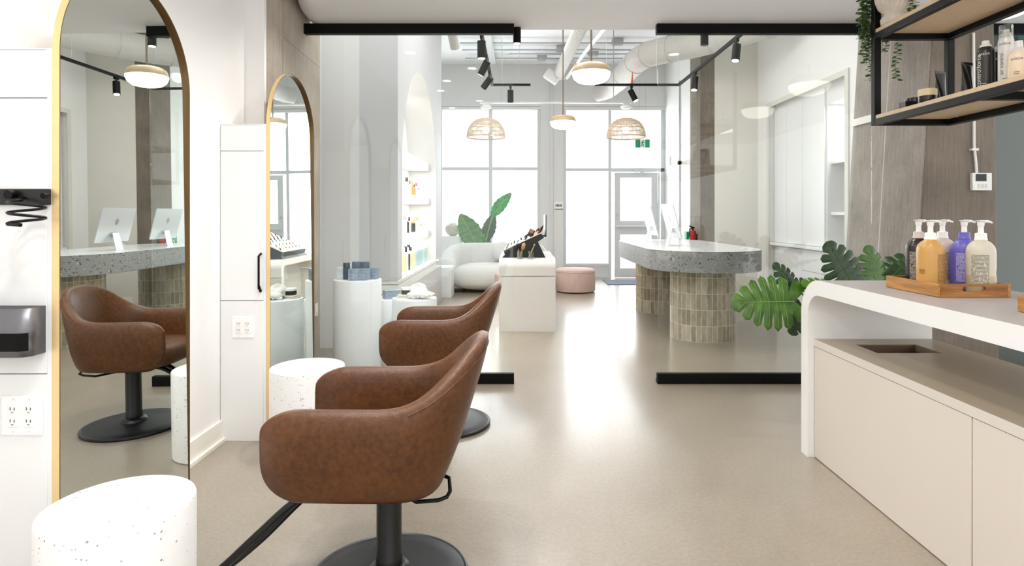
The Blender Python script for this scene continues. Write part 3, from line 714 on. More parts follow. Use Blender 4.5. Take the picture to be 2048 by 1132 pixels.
def pump_bottle(label, x, y, m, lm, spin, pumpm, capm=None, low=None, mark=None, nozz=0):
    t = thing('pump_bottle', label, 'bottle', (x, y, .930), 'pump bottles on the wooden tray')
    r = .0505
    obj('body', MB().lathe([(.045, 0), (.0495, .004), (r, .012), (r, .165), (.0485, .180), (.043, .193), (.034, .204), (.024, .211), (.021, .214), (.021, .220), (0, .220)], n=40), m, t)
    mb = MB(); label_patch(mb, r, .035, .155, spin - 34, spin + 34); obj('printed_label', mb, lm, t)
    if low: mb = MB(); mb.lathe([(.0452, -.0005), (.0500, .004), (r + .0006, .012), (r + .0006, .072)], n=40, cap=False); obj('liquid_line', mb, low, t)
    if mark: mb = MB(); label_patch(mb, r, .074, .092, mark[1], mark[2]); obj('colour_band', mb, mark[0], t)
    obj('cap', MB().lathe([(.0225, .214), (.0225, .219), (.0205, .222), (.0205, .240), (.017, .243), (0, .243)], n=28), capm or pumpm, t)
    pm = MB().lathe([(.0105, .243), (.0095, .268), (.0095, .28), (0, .28)], n=18)
    pm.lathe([(.010, .268), (.012, .274), (.0125, .287), (.019, .292), (.019, .2935), (0, .295)], n=20)
    pm.tube([(0, 0, .2885), (.03*math.cos(nozz), .03*math.sin(nozz), .290), (.046*math.cos(nozz), .046*math.sin(nozz), .284)], [.0075, .0055, .004], 10)
    obj('pump', pm, pumpm, t)
    return t
pump_bottle('espresso brown pump bottle at the left of the tray', 1.756, 2.643, M['espresso'], M['label_dark'], -130, M['whiteplastic'], capm=M['blush'], nozz=.0)
pump_bottle('amber pump bottle at the front left of the tray', 1.710, 2.500, M['amber'], M['label_amber'], -60, M['whiteplastic'], mark=(M['label_amber'], 188, 214), nozz=0)
pump_bottle('blush cream pump bottle behind the amber one', 1.862, 2.645, M['blush'], M['label_blush'], -110, M['whiteplastic'], nozz=0)
pump_bottle('violet pump bottle on the tray', 1.884, 2.545, M['violet'], M['label_violet'], -125, M['whiteplastic'], capm=M['violet'], nozz=0)
pump_bottle('half-full ivory pump bottle with green band at the right of the tray', 1.874, 2.440, M['ivory'], M['label_ivory'], -130, M['whiteplastic'], low=M['ivorylow'], mark=(M['greenmark'], -48, -14), nozz=0)

# ------------------------------------------------------------------ hanging shelf
SX0, SX1, SY0, SY1 = 1.737, 2.13, .9, 2.97
t = thing('hanging_shelf', 'black steel hanging shelf with two birch boards above the counter', 'shelf', (1.93, 2.9, 1.685))
q = .032
L1, L2 = 1.6856, 2.106
for x in (SX0, SX1 - q):
    for y in (SY0, SY1 - q): obj('upright', MB().box(x, x + q, y, y + q, L1, 2.65), M['blacksteel'], t, world=True, bevel=.002)
for L in (L1, L2):
    for xa in (SX0, SX1 - q): obj('rail', MB().box(xa, xa + q, SY0 + q, SY1 - q, L, L + .03), M['blacksteel'], t, world=True, bevel=.002)
    for y in (SY0, SY1 - q, 2.28): obj('cross_rail', MB().box(SX0 + q, SX1 - q, y, y + q, L, L + .03), M['blacksteel'], t, world=True, bevel=.002)
    obj('shelf_board', MB().box(SX0 + .004, SX1 - .004, SY0 + q, SY1 - q, L + .0301, L + .048), M['ply'], t, world=True)
    for y in (2.86, 2.5, 2.2): obj('clip', MB().lathe([(.007, -.004), (.007, 0)], (SX1 - .05, y, L + .030), 10), M['conduit'], t, world=True)
ZS1, ZS2 = L1 + .049, L2 + .049
def at(px, X): return X*F/(px - CX)          # Y of a point at pixel column px on plane X
# jars, tubes, cans
def jar(name, label, px, X, r, h, lidh, bm_, lm_):
    y = at(px, X)
    t = thing(name, label, 'jar', (X, y, ZS1), 'toiletries on the lower black shelf')
    obj('body', MB().lathe([(r*.92, 0), (r, .004), (r, h), (0, h)], n=28), bm_, t)
    obj('lid', MB().lathe([(r*1.02, h), (r*1.02, h + lidh - .003), (r*.97, h + lidh), (0, h + lidh)], n=28), lm_, t)
o = obj('carton', MB().box(-.03, .03, -.025, .025, 0, .034), M['jar'], loc=(1.80, at(1817, 1.80), ZS1), bevel=.001)
tag(o, 'small dark carton at the left end of the lower black shelf', 'box')
jar('cosmetic_jar', 'black jar with dark lid behind the small carton on the lower shelf', 1829, 1.87, .033, .040, .024, M['jar'], M['espresso'])
jar('cosmetic_jar', 'black jar with cream lid on the lower shelf', 1855, 1.795, .036, .034, .030, M['jar'], M['creamlid'])
def ttube(label, px, X, rz):
    y = at(px, X)
    t = thing('cosmetic_tube', label, 'tube', (X, y, ZS1), 'toiletries on the lower black shelf', rz)
    def fn(u, v):
        a = 2*PI*u; w = .024 + .010*v; d = .022*(1-v)**.8 + .001
        return (w*math.cos(a), d*math.sin(a), .016 + .125*v)
    obj('body', MB().grid(fn, 24, 10, cu=True).box(-.034, .034, -.0012, .0012, .138, .150), M['tube'], t)
    obj('cap', MB().lathe([(.020, 0), (.022, .016), (0, .016)], n=24), M['jar'], t)
    mb = MB()
    for z in (.10, .085, .075, .05): mb.box(-.012, .012, -.0225 + .1*(z - .04)*.12, -.0222 + .1*(z-.04)*.12, z, z + .003)
    return t
ttube('dark glossy tube beside the cream-lidded jar', 1881, 1.87, .35)
ttube('dark glossy tube between the rear upright and the charcoal can', 1934, 1.87, .35)
def can(label, px, X, r, h, m, capm, caph, text=None, inkm=None, name='spray_can', cat='spray can', clear=None):
    y = at(px, X)
    t = thing(name, label, cat, (X, y, ZS1), 'toiletries on the lower black shelf')
    obj('body', MB().lathe([(r - .002, 0), (r, .003), (r, h - .03), (r*.93, h - .016), (r*.7, h - .004), (r*.62, h), (0, h)], n=36), m, t)
    if clear: obj('clear_cap', MB().lathe([(r*.86, h - .012), (r*.86, h + caph), (r*.8, h + caph + .004), (0, h + caph + .004)], n=28), clear, t)
    cc = MB().lathe([(r*.72, h - .006), (r*.6, h + .006), (r*.42, h + .010), (r*.40, h + (caph if not clear else caph*.6)), (0, h + (caph if not clear else caph*.6))], n=24)
    obj('nozzle', cc, capm, t)
    if text:
        view = math.atan2(-y, -X)
        mb = MB(); s, size, ang, zc = text
        a0 = view + ang
        if size > .001:
            textmb(mb, s, size, lambda u, v: ((r + .0008)*math.cos(a0 - v/r), (r + .0008)*math.sin(a0 - v/r), zc + u))
            obj('printed_label', mb, inkm, t)
        mb = MB()
        textmb(mb, 'AVEDA', .012, lambda u, v: ((r + .0008)*math.cos(view - .15 + u/r), (r + .0008)*math.sin(view - .15 + u/r), min(h*.82, h - .036) + v))
        obj('maker_print', mb, inkm, t)
        mb = MB()
        for zz in (.04, .033, .02): label_patch(mb, r, zz, zz + .002, math.degrees(view) - 25, math.degrees(view) + 5, .0008, 4)
        obj('fine_print', mb, inkm, t)
    return t
can('charcoal spray can with white nozzle and vertical lettering', 1971, 1.89, .031, .195, M['can'], M['whiteplastic'], .022, ('controlforce', .026, -.75, .095), M['ink'])
can('dark narrow can half hidden behind the pearl can', 1996, 1.985, .026, .19, M['candark'], M['canwhite'], .02, ('controlforce', .022, -.6, .095), M['ink'])
can('tall pearl white spray can with clear cap', 2012, 1.90, .026, .215, M['canwhite'], M['whiteplastic'], .034, ('air control', .020, -.55, .10), M['inkdark'], clear=M['cupglass'])
can('short peach lotion bottle at the right end of the lower shelf', 2037, 1.86, .033, .125, M['peach'], M['canwhite'], .035, ('hand relief', .0001, -.5, .05), M['inkdark'], name='lotion_bottle', cat='bottle')
yb = at(2040, 1.99)
t = thing('product_carton', 'teal carton with bright teal band behind the peach bottle', 'box', (1.99, yb, ZS1))
obj('carton', MB().box(-.04, .04, -.04, .04, 0, .215), M['teal'], t, bevel=.001)
obj('colour_band', MB().box(-.0408, .0408, -.0408, .0408, .165, .182), M['tealbright'], t)
# urn with trailing plant on the upper board
UX = 1.795; UY = at(1784, UX)
t = thing('footed_urn', 'chalky ribbed footed urn with trailing greenery on the upper shelf', 'planter', (UX, UY - .02, ZS2))
pr = [(.052, 0), (.058, .006), (.060, .03), (.052, .042), (.045, .05), (.050, .06), (.068, .085), (.078, .115), (.082, .15), (.080, .19), (.074, .2), (.068, .2), (.06, .15), (0, .14)]
mb = MB(); n = 96; k = len(pr); vs = []
for j in range(n):
    a = 2*PI*j/n
    for i, (r, z) in enumerate(pr):
        rr = r*(1 + (.045*math.cos(24*a) if 6 <= i <= 9 else 0)); vs.append((rr*math.cos(a), rr*math.sin(a), z))
mb.add(vs, [(j*k+i, ((j+1) % n)*k+i, ((j+1) % n)*k+i+1, j*k+i+1) for j in range(n) for i in range(k-1)] + [[j*k for j in range(n)]])
obj('urn', mb, M['urn'], t)
def strand(pts, nleaf, size):
    st = MB().tube(pts, .0013, 5); lf = MB()
    P = [Vector(p) for p in pts]
    for i in range(nleaf):
        f = i/(nleaf)*(len(P)-1); a = int(f); b = P[a].lerp(P[min(a+1, len(P)-1)], f - a)
        for sgn in (-1, 1):
            th = rnd.uniform(-.7, .7) + (PI/2 if i % 2 else 0) + (PI if sgn > 0 else 0)
            d = Vector((math.cos(th), math.sin(th), rnd.uniform(-.5, .1))).normalized(); s = size*rnd.uniform(.7, 1.15)
            side = d.cross(Vector((rnd.uniform(-.4, .4), rnd.uniform(-.4, .4), 1))).normalized()
            vs = [b, b + d*s*.35 + side*s*.36, b + d*s*.75 + side*s*.34, b + d*s, b + d*s*.75 - side*s*.34, b + d*s*.35 - side*s*.36]
            lf.add(vs, [(0, 1, 2, 3), (0, 3, 4, 5)])
    return st, lf
tz = ZS2 + .19
UYY = UY - .02
def drop(px, y_top, y_bot, Y, wob=.006, n=10):
    top = Vector((UX, UYY, tz)); p0 = W(px, y_top, Y); out = [top, top.lerp(p0, .5) + Vector((0, 0, .05)), p0]
    for i in range(1, n+1):
        yy = y_top + (y_bot - y_top)*i/n; p = W(px, yy, Y); out.append(p + Vector((wob*math.sin(i*1.7 + px), wob*math.cos(i*1.3 + px), 0)))
    return [tuple(v) for v in out]
for px, ya, yb_, Y, nl in ((1722, -20, 80, 2.99, 26), (1729, -25, 110, 3.0, 34), (1735, -30, 128, 3.01, 38), (1739, -30, 165, 3.0, 46), (1727, 0, 95, 2.995, 24), (1745, -40, 60, 3.02, 20), (1733, -10, 70, 3.0, 20), (1793, -40, 162, 3.03, 46), (1772, -40, 105, 3.04, 30), (1766, -40, 100, 3.05, 24), (1812, -40, 22, 2.86, 22), (1824, -40, 26, 2.80, 20), (1818, -40, 12, 2.83, 16)):
    st, lf = strand(drop(px, ya, yb_, Y), int(nl*1.25), .027)
    s = obj('trailing_stem', st, M['stem'], t, world=True)
    obj('leaves', lf, M['eucal'], s, world=True)

# thermostat with conduit on the big column, white bracket on its left flank
t = thing('thermostat', 'small beige wall controller with white conduit on the wide concrete column', 'thermostat', (wx(1960, 4.0), 3.998, wz(365, 4.0)))
obj('housing', MB().box(wx(1941, 3.99), wx(1980, 3.99), 3.972, 3.998, wz(381, 3.99), wz(346, 3.99)), M['whiteplastic'], t, world=True, bevel=.004)
obj('display', MB().box(wx(1952, 3.97), wx(1973, 3.97), 3.9695, 3.972, wz(362, 3.97), wz(348, 3.97)), M['screen'], t, world=True)
mb = MB().box(wx(1949, 3.97), wx(1953, 3.97), 3.9695, 3.972, wz(374, 3.97), wz(370, 3.97)); obj('indicator', mb, M['ledgreen'], t, world=True)
mb = MB()
for px in (1959, 1966, 1973): mb.box(wx(px - 2, 3.97), wx(px + 2, 3.97), 3.9695, 3.972, wz(376, 3.97), wz(368, 3.97))
obj('buttons', mb, M['wallgrey'], t, world=True)
obj('conduit', MB().tube([W(1947, 66, 3.985), W(1948, 290, 3.985), W(1952, 330, 3.985), W(1953, 347, 3.985)], .0085, 10), M['whiteplastic'], t, world=True)
o = obj('conduit_strap', MB().box(wx(1941, 3.985), wx(1955, 3.985), 3.972, 3.998, wz(301, 3.98), wz(297, 3.98)), M['whiteplastic'], t, world=True)
yv = 4.32
o = tag(obj('cable_bracket', MB().box(-.012, .03, 0, .3, 0, .055), M['whiteplastic'], loc=(2.692, 4.548, 1.955)), 'white flat strip fixed across the flank of the wide column', 'bracket')

# ------------------------------------------------------------------ monstera
def monstera(size, lobes=6, droop=.25, seed=1):
    r = random.Random(seed); mb = MB()
    def outline(t): return .50*(math.sin(PI*min(1, t*.92 + .10))**.62)*(1 - .28*t)
    L = 1.0
    for s in (-1, 1):
        for i in range(lobes):
            t0, t1 = i/lobes, (i+1)/lobes
            nu, nv = 14, 4; vs = []
            for a in range(nu):
                u = a/(nu-1)
                gap = 0 if u < .45 else .24*((u - .45)/.55)**.5
                tip = math.sqrt(max(0, 1 - max(0, (u - .86)/.14)**2)) if u > .86 else 1
                for b in range(nv):
                    v = b/(nv-1); tc = (t0 + t1)/2; hw = (t1 - t0)/2*(1 - gap)*max(.3, tip)
                    tt = tc + (v*2 - 1)*hw
                    tm = tt*.5 + tc*.5 if u > .42 else tt
                    wdt = outline(tt)*(.93 + .07*math.cos((v*2 - 1)*1.2))
                    back = -.17*(1 - tt) + .30*tt
                    x = s*u*wdt*1.12; y = tt*.86 + back*u*.8
                    if tt < .2: y -= .16*u*(.2 - tt)/.2
                    z = -droop*(x*x*1.6 + .5*max(0, y - .3)**2) + .02*math.sin(u*PI)*(1 if b in (1, 2) else 0)
                    vs.append((x*size, (y - .1)*size, z*size))
            mb.add(vs, [(a*nv+b, (a+1)*nv+b, (a+1)*nv+b+1, a*nv+b+1) for a in range(nu-1) for b in range(nv-1)])
    ve = MB().tube([(0, (-.1 + .96*i/8)*size, (.006 - droop*.5*max(0, .96*i/8 - .3)**2)*size) for i in range(9)], [.006*size*(1.3 - i/8) for i in range(9)], 6)
    for s in (-1, 1):
        for i in range(1, lobes):
            tc = (i + .5)/lobes; wd = outline(tc)*1.0; back = -.17*(1 - tc) + .30*tc
            pts = []
            for u in (0, .35, .7, .9):
                x = s*u*wd*1.1; y = tc*.86 + back*u*.62; pts.append((x*size, (y - .1)*size, (-droop*(x*x*1.6 + .5*max(0, y - .3)**2) + .024*math.sin(u*PI) + .006)*size))
            ve.tube(pts, .0028*size, 5)
    return mb, ve
def orient(origin, tipdir, normal):
    y = Vector(tipdir).normalized(); z = Vector(normal); z = (z - y*z.dot(y)).normalized(); x = y.cross(z)
    m = Matrix((x, y, z)).transposed().to_4x4(); m.translation = Vector(origin); return m
PX, PY = 2.03, 3.72
t = thing('monstera_plant', 'potted monstera with split leaves between the counter end and wide column', 'plant', (PX, PY, 0))
obj('pot', MB().lathe([(.12, 0), (.15, .02), (.165, .30), (.155, .31), (.14, .27), (0, .27)], n=40), M['rubber'], t)
obj('soil', MB().lathe([(.143, .272), (0, .28)], n=24), M['bristle'], t)
LV = [  # centre px, Y, tip direction px, size, normal, material, droop, seed
    ((1577, 603), 3.42, (-1, .02), .335, (-.12, -1, .35), 'monstera', .25, 1),
    ((1700, 560), 3.5, (-.55, -1), .27, (.1, -1, .15), 'monsterad', .2, 2),
    ((1752, 568), 3.62, (-.1, -1), .25, (.2, -1, .7), 'monstera', .3, 3),
    ((1775, 560), 3.66, (.75, -.62), .28, (.75, -.2, .9), 'monsterad', .45, 4),
    ((1672, 580), 3.40, (-.5, -.15), .20, (.0, -.8, 1), 'monstera', .35, 5),
    ((1590, 575), 3.62, (-.45, -.6), .20, (.5, -1, .4), 'monsterad', .3, 6),
    ((1604, 622), 3.58, (-.2, .5), .17, (-.6, -1, .2), 'monsterad', .4, 7),
    ((1790, 565), 3.72, (1, -.25), .24, (.2, -.25, 1), 'monsterad', .4, 8),
    ((1640, 590), 3.58, (-.8, -.75), .16, (.9, -.8, .3), 'monsterad', .3, 9),
]
for (px, py), Y, td, sz, nrm, mk, dr, sd in LV:
    base = W(px, py, Y); tip = Vector((td[0], 0.05, -td[1]))
    lf, ve = monstera(sz, 7 if sd == 1 else 6, dr, sd)
    mtx = orient(base, tip, nrm)
    lf.xf(mtx); ve.xf(mtx)
    mid = Vector((PX, PY, .28)).lerp(base, .55) + Vector((0, 0, .10))
    st = obj('stalk', MB().tube([(PX, PY, .27), tuple(Vector((PX, PY, .27)).lerp(mid, .5) + Vector((0, 0, .06))), tuple(mid), tuple(base + Vector((0, .004, 0)))], [.008, .007, .006, .005], 8), M['stem'], t, world=True)
    l = obj('leaf', lf, M[mk], st, world=True, smooth=80)
    obj('vein', ve, M['vein'] if mk == 'monstera' else M['monstera'], l, world=True)

# ------------------------------------------------------------------ reception desk
RX, RY0, RY1, RR = 1.86, 6.13, 7.8, .565
t = thing('reception_desk', 'curved grey terrazzo reception desk on two tiled drums', 'reception desk', (RX, 7.0, 0))
pl = arc(RX, RY0, RR, 180, 360, 32) + arc(RX, RY1, RR, 0, 180, 32)
mb = MB(); mb.prism(pl, 'z', .695, .9)
mb.m = [1 if i == 1 else 0 for i in range(len(mb.m))]
obj('terrazzo_slab', mb, [M['terrgrey'], M['terrtop']], t, world=True, smooth=30, bevel=.004)
for yy, xx in ((6.13, 1.862), (7.80, 1.83)):
    o = obj('tiled_drum', MB().lathe([(.322, 0), (.322, .695)], n=80), M['tile'], t); o.location = Vector((xx, yy, 0)) - t.location
def imac(label, x, y):
    t = thing('desktop_computer', label, 'computer', (x, y, .9), 'silver desktop computers on the reception desk')
    th = math.radians(15); w, h, d = .2735, .38, .0115
    up = Vector((-math.sin(th), 0, math.cos(th))); nx = Vector((math.cos(th), 0, math.sin(th)))   # nx: screen side (+x)
    c = Vector((.0, 0, .09))
    def P(a, b, e): return tuple(c + Vector((0, a, 0)) + up*b + nx*e)
    rc = .012; rect = arc(w - rc, h - rc, rc, 0, 90, 5) + arc(-w + rc, h - rc, rc, 90, 180, 5) + arc(-w + rc, rc, rc, 180, 270, 5) + arc(w - rc, rc, rc, 270, 360, 5)
    n = len(rect); mb = MB(); mb.add([P(a, b, 0) for a, b in rect] + [P(a, b, d) for a, b in rect], [list(range(n)), list(range(n, 2*n))] + [(i, (i+1) % n, n+(i+1) % n, n+i) for i in range(n)])
    hs = obj('housing', mb, M['alu'], t)
    mb = MB(); mb.add([P(-w + .012, .045, d + .0006), P(w - .012, .045, d + .0006), P(w - .012, h - .012, d + .0006), P(-w + .012, h - .012, d + .0006)], [(0, 1, 2, 3)])
    obj('screen', mb, M['screen'], hs)
    ap = [(.0, .030), (.008, .034), (.018, .033), (.026, .024), (.023, .014), (.023, .004), (.028, -.006), (.020, -.024), (.011, -.032), (.0, -.029), (-.011, -.032), (-.021, -.022), (-.027, -.004), (-.026, .015), (-.017, .031), (-.008, .034)]
    lf = [(.0, .038), (.004, .052), (.014, .058), (.012, .044), (.004, .037)]
    mb = MB(); mb.add([P(-a, .225 + b, -.0008) for a, b in ap], [list(range(len(ap)))]); mb.add([P(-a, .225 + b, -.0008) for a, b in lf], [list(range(len(lf)))])
    obj('logo', mb, M['logo'], hs)
    mb = MB(); q = Vector((-.045, 0, .135))
    mb.hexa([(-.085, -.062, .0), (.045, -.062, .0), (.045, .062, .0), (-.085, .062, .0)], [(-.085, -.062, .004), (.045, -.062, .004), (.045, .062, .004), (-.085, .062, .004)])
    a0 = Vector((-.085, 0, .002)); a1 = c + up*.10 + nx*(-.016)
    dirv = (a1 - a0).normalized(); nn = Vector((-dirv.z, 0, dirv.x))*.0035
    mb.hexa([tuple(a0 - nn + Vector((0, -.062, 0))), tuple(a0 + nn + Vector((0, -.062, 0))), tuple(a0 + nn + Vector((0, .062, 0))), tuple(a0 - nn + Vector((0, .062, 0)))],
            [tuple(a1 - nn + Vector((0, -.05, 0))), tuple(a1 + nn + Vector((0, -.05, 0))), tuple(a1 + nn + Vector((0, .05, 0))), tuple(a1 - nn + Vector((0, .05, 0)))])
    obj('stand', mb, M['alu'], t)
    obj('hinge', MB().tube([P(-.05, .1, -.009), P(.05, .1, -.009)], .011, 12), M['alu'], t)
    obj('power_cable', MB().tube([P(.0, .07, -.002), (-.06, .01, .12), (-.12, .03, .05), (-.10, .06, .012), (.02, .08, .006), (.12, .1, .006)], .003, 6), M['whiteplastic'], t)
    return t
ic = imac('silver desktop computer on the reception desk, nearest to the glass', 1.69, 6.55)
dup(ic, (1.645, 7.42, .9), 'silver desktop computer on the reception desk, nearest to the entrance door')
# extinguisher and green box on far column
t = thing('fire_extinguisher', 'small red fire extinguisher hung on the slim concrete column', 'fire extinguisher', (2.585, 8.98, .80))
obj('cylinder', MB().lathe([(.045, 0), (.05, .01), (.05, .17), (.042, .2), (.02, .215), (0, .215)], n=24), M['red'], t)
obj('valve', MB().tube([(0, 0, .21), (0, 0, .25)], .014, 10).tube([(-.05, 0, .27), (.0, 0, .25), (.03, 0, .24)], .01, 8).tube([(0, 0, .245), (-.05, -.02, .23), (-.06, -.02, .10)], .007, 8), M['black'], t)
obj('bracket', MB().box(.045, .064, -.02, .02, .05, .15), M['black'], t)
o = tag(obj('first_aid_box', MB().box(-.05, .05, -.06, .06, 0, .12), M['green'], loc=(2.598, 9.24, .86), bevel=.008), 'small green box hung beside the red extinguisher', 'box')
# built-in cabinet
CBX = 3.475
t = thing('wall_cabinet', 'white built-in cabinet wall with tall doors and open lit shelves', 'cabinet', (3.6, 7.2, 0))
obj('carcass', MB().box(CBX + .02, 3.99, 6.25, 8.2, 0, .83).box(CBX + .02, 3.99, 6.82, 8.2, .87, 2.74).box(CBX + .02, 3.99, 6.25, 6.82, 2.5, 2.74).box(3.9, 3.99, 6.25, 6.82, .87, 2.5), M['lam'], t, world=True)
obj('counter', MB().box(3.41, 3.98, 6.25, 8.2, .832, .868), M['edge'], t, world=True, bevel=.002)
for a, b in ((7.82, 8.19), (7.39, 7.815), (6.85, 7.385)): obj('cabinet_door', MB().box(CBX, CBX + .019, a, b, .872, 2.70), M['lam'], t, world=True, bevel=.002)
for a, b in ((7.40, 8.19),): obj('cabinet_door', MB().box(CBX, CBX + .019, a, b, .1, .815), M['lam'], t, world=True, bevel=.002)
for z0_, z1_ in ((.56, .815), (.33, .555), (.1, .325)):
    for a, b in ((6.86, 7.395), (6.27, 6.855)):
        d = obj('drawer', MB().box(CBX, CBX + .019, a, b, z0_, z1_), M['lam'], t, world=True, bevel=.002)
for z in (1.24, 1.82): obj('open_shelf', MB().box(CBX + .06, 3.9, 6.26, 6.82, z, z + .03), M['lam'], t, world=True)
o = tag(obj('black_canister', MB().lathe([(.045, 0), (.048, .005), (.048, .155), (.043, .165), (0, .165)], n=20), M['black'], loc=(3.62, 6.42, 1.271)), 'black canister standing on the open shelf of the wall cabinet', 'canister')

# ------------------------------------------------------------------ display table with makeup stand
TX0, TX1, TY0, TY1, TH = wx(998, 6.38), wx(1111, 6.38), 6.38, 7.75, .775
t = thing('display_table', 'white waterfall display table at the end of the walkway', 'table', ((TX0+TX1)/2, 7.0, 0))
zs_ = .59; R = .10; th = .065
op = [(TY0, zs_)] + arc(TY0 + R, TH - R, R, 180, 90, 10) + arc(TY1 - R, TH - R, R, 90, 0, 10) + [(TY1, zs_)]
ip = [(TY1 - th, zs_)] + arc(TY1 - th - .05, TH - th - .05, .05, 0, 90, 8) + arc(TY0 + th + .05, TH - th - .05, .05, 90, 180, 8) + [(TY0 + th, zs_)]
obj('curved_top', MB().prism(op + ip, 'x', TX0, TX1), M['tablecol'], t, world=True, smooth=30)
obj('front_leg', MB().box(TX0, TX1, TY0, TY0 + th, 0, zs_ - .006), M['tablecol'], t, world=True)
obj('rear_leg', MB().box(TX0, TX1, TY1 - th, TY1, 0, zs_ - .006), M['tablecol'], t, world=True)
obj('inner_panel', MB().box(.05, .09, TY0 + th, TY1 - th, 0, TH - th), M['wallgrey'], t, world=True)
t = thing('makeup_stand', 'black tilted makeup stand with mirror on the white display table', 'display stand', (0, 6.8, TH))
Ym = 6.52
def pr_(pts, Y): return [(wx(a, Y), wz(b, Y) + .004) for a, b in pts]
zfix = TH - wz(519, Ym)
base = [(wx(a, Ym), wz(b, Ym) + zfix) for a, b in ((1004, 519), (1091, 519), (1076, 487), (1088, 479), (1083, 471), (1007, 506), (1010, 513))]
obj('stand_body', MB().prism(base, 'y', 6.52, 7.25), M['blackplastic'], t, world=True)
top = [(wx(a, Ym), wz(b, Ym) + zfix) for a, b in ((1008, 505), (1083, 470), (1084, 468), (1008, 503))]
obj('tester_deck', MB().prism(top, 'y', 6.53, 7.24), M['whiteplastic'], t, world=True)
mx = wx(1092.5, Ym)
obj('stand_mirror', MB().box(mx - .004, mx + .006, 6.6, 7.15, wz(478, Ym) + zfix, wz(433, Ym) + zfix).tube([(mx, 6.7, wz(477, Ym) + zfix), (wx(1086, Ym), 6.7, wz(476, Ym) + zfix)], .008, 8), [M['blackplastic']], t, world=True)
# pencils, palettes standing on the deck
def deckpoint(px): # height of deck at pixel column px (as seen at Ym)
    f = (px - 1008)/(1083 - 1008); return wz(505 + (470 - 505)*f, Ym) + zfix + .004
deckdir = Vector((.42, 0, .91))
items = [(1012, 6.56, 'jar', .04), (1020, 6.58, 'cosm3', .055), (1033, 6.6, 'cosm3', .05), (1040, 6.62, 'pastcream', .05), (1050, 6.57, 'blackplastic', .075), (1046, 6.66, 'cosm3', .07),
         (1064, 6.58, 'jar', .07), (1072, 6.56, 'cosm3', .085), (1076, 6.58, 'cosm2', .095), (1079, 6.56, 'jar', .10), (1069, 6.63, 'pastcream', .08), (1081, 6.66, 'cosm2', .075)]
extra = [(px, Y, k, h) for Y in (6.74, 6.84, 6.94, 7.04, 7.14) for px, k, h in ((1013, 'cosm3', .035), (1026, 'handlewood', .04), (1040, 'pastblue', .04), (1052, 'jar', .05), (1064, 'cosm1', .05), (1076, 'cosm3', .06))]
for i, (px, Y, k, h) in enumerate(items + extra):
    p = Vector((wx(px, Ym), Y, deckpoint(px))); e = p + deckdir*h; m2 = p + deckdir*h*.62
    tt = thing('makeup_pencil', f"slim {dict(jar='black', cosm3='nude', pastcream='cream', blackplastic='tall black', cosm2='red-tipped', handlewood='wooden', pastblue='pale blue', cosm1='terracotta')[k]} makeup tester in the {'front row' if Y < 6.7 else 'rear rows'} of the tilted black stand", 'makeup tester', tuple(p), 'makeup testers on the black stand')
    obj('barrel', MB().tube([tuple(p), tuple(m2)], .0085, 8), M[k], tt, world=True)
    obj('tip', MB().tube([tuple(m2), tuple(m2.lerp(e, .7)), tuple(e)], [.007, .006, .003], 8), M['jar'] if k != 'cosm2' else M['cosm2'], tt, world=True)
p = Vector((wx(1059, Ym), 6.60, deckpoint(1059) + .016))
tt = thing('makeup_palette', 'open terracotta makeup palette standing among the testers', 'makeup palette', tuple(p))
vv = MB(); u = Vector((.91, 0, -.42)); 
vv.hexa([tuple(p - u*.03), tuple(p + u*.035), tuple(p + u*.035 + Vector((0, .012, 0))), tuple(p - u*.03 + Vector((0, .012, 0)))], [tuple(p - u*.03 + deckdir*.085), tuple(p + u*.035 + deckdir*.085), tuple(p + u*.035 + deckdir*.085 + Vector((0, .012, 0))), tuple(p - u*.03 + deckdir*.085 + Vector((0, .012, 0)))])
obj('case', vv, M['jar'], tt, world=True)
vv = MB(); a = p + Vector((0, -.001, 0)); vv.add([tuple(a - u*.025 + deckdir*.045), tuple(a + u*.03 + deckdir*.045), tuple(a + u*.03 + deckdir*.082), tuple(a - u*.025 + deckdir*.082)], [(0, 1, 2, 3)])
obj('powder', vv, M['cosm1'], tt, world=True)
def cup(label, px):
    x = wx(px, 6.455)
    return tag(obj('glass_tumbler', MB().lathe([(.030, 0), (.034, .004), (.036, .075), (.033, .075), (.031, .008), (0, .008)], n=24), M['cupglass'], loc=(x, 6.455, TH)), label, 'tumbler', 'brush tumblers')
cup('small glass tumbler holding dark and tan brushes on the display table', 1040)
cup('small glass tumbler holding one thin brush on the display table', 1062)
def brush(label, px, dx, hl, bl, br, bm_):
    x = wx(px, 6.455); p = Vector((x - dx*.03, 6.455, TH + .012)); d = Vector((dx, 0, 1)).normalized()
    t = thing('makeup_brush', label, 'brush', tuple(p), 'brushes in the tumblers')
    obj('handle', MB().tube([tuple(p), tuple(p + d*hl)], .005, 8), M['handlewood'], t, world=True)
    a = p + d*hl
    obj('bristles', MB().tube([tuple(a), tuple(a + d*bl*.3), tuple(a + d*bl*.8), tuple(a + d*bl)], [.008, br, br*.95, br*.3], 12), bm_, t, world=True)
brush('fluffy dark makeup brush in the left tumbler', 1037.5, -.06, .085, .06, .030, M['bristle'])
brush('tan makeup brush leaning right in the left tumbler', 1042, .30, .075, .085, .022, M['bristletan'])
brush('thin pale brush leaning in the right tumbler', 1061, .42, .13, .022, .010, M['bristletan'])

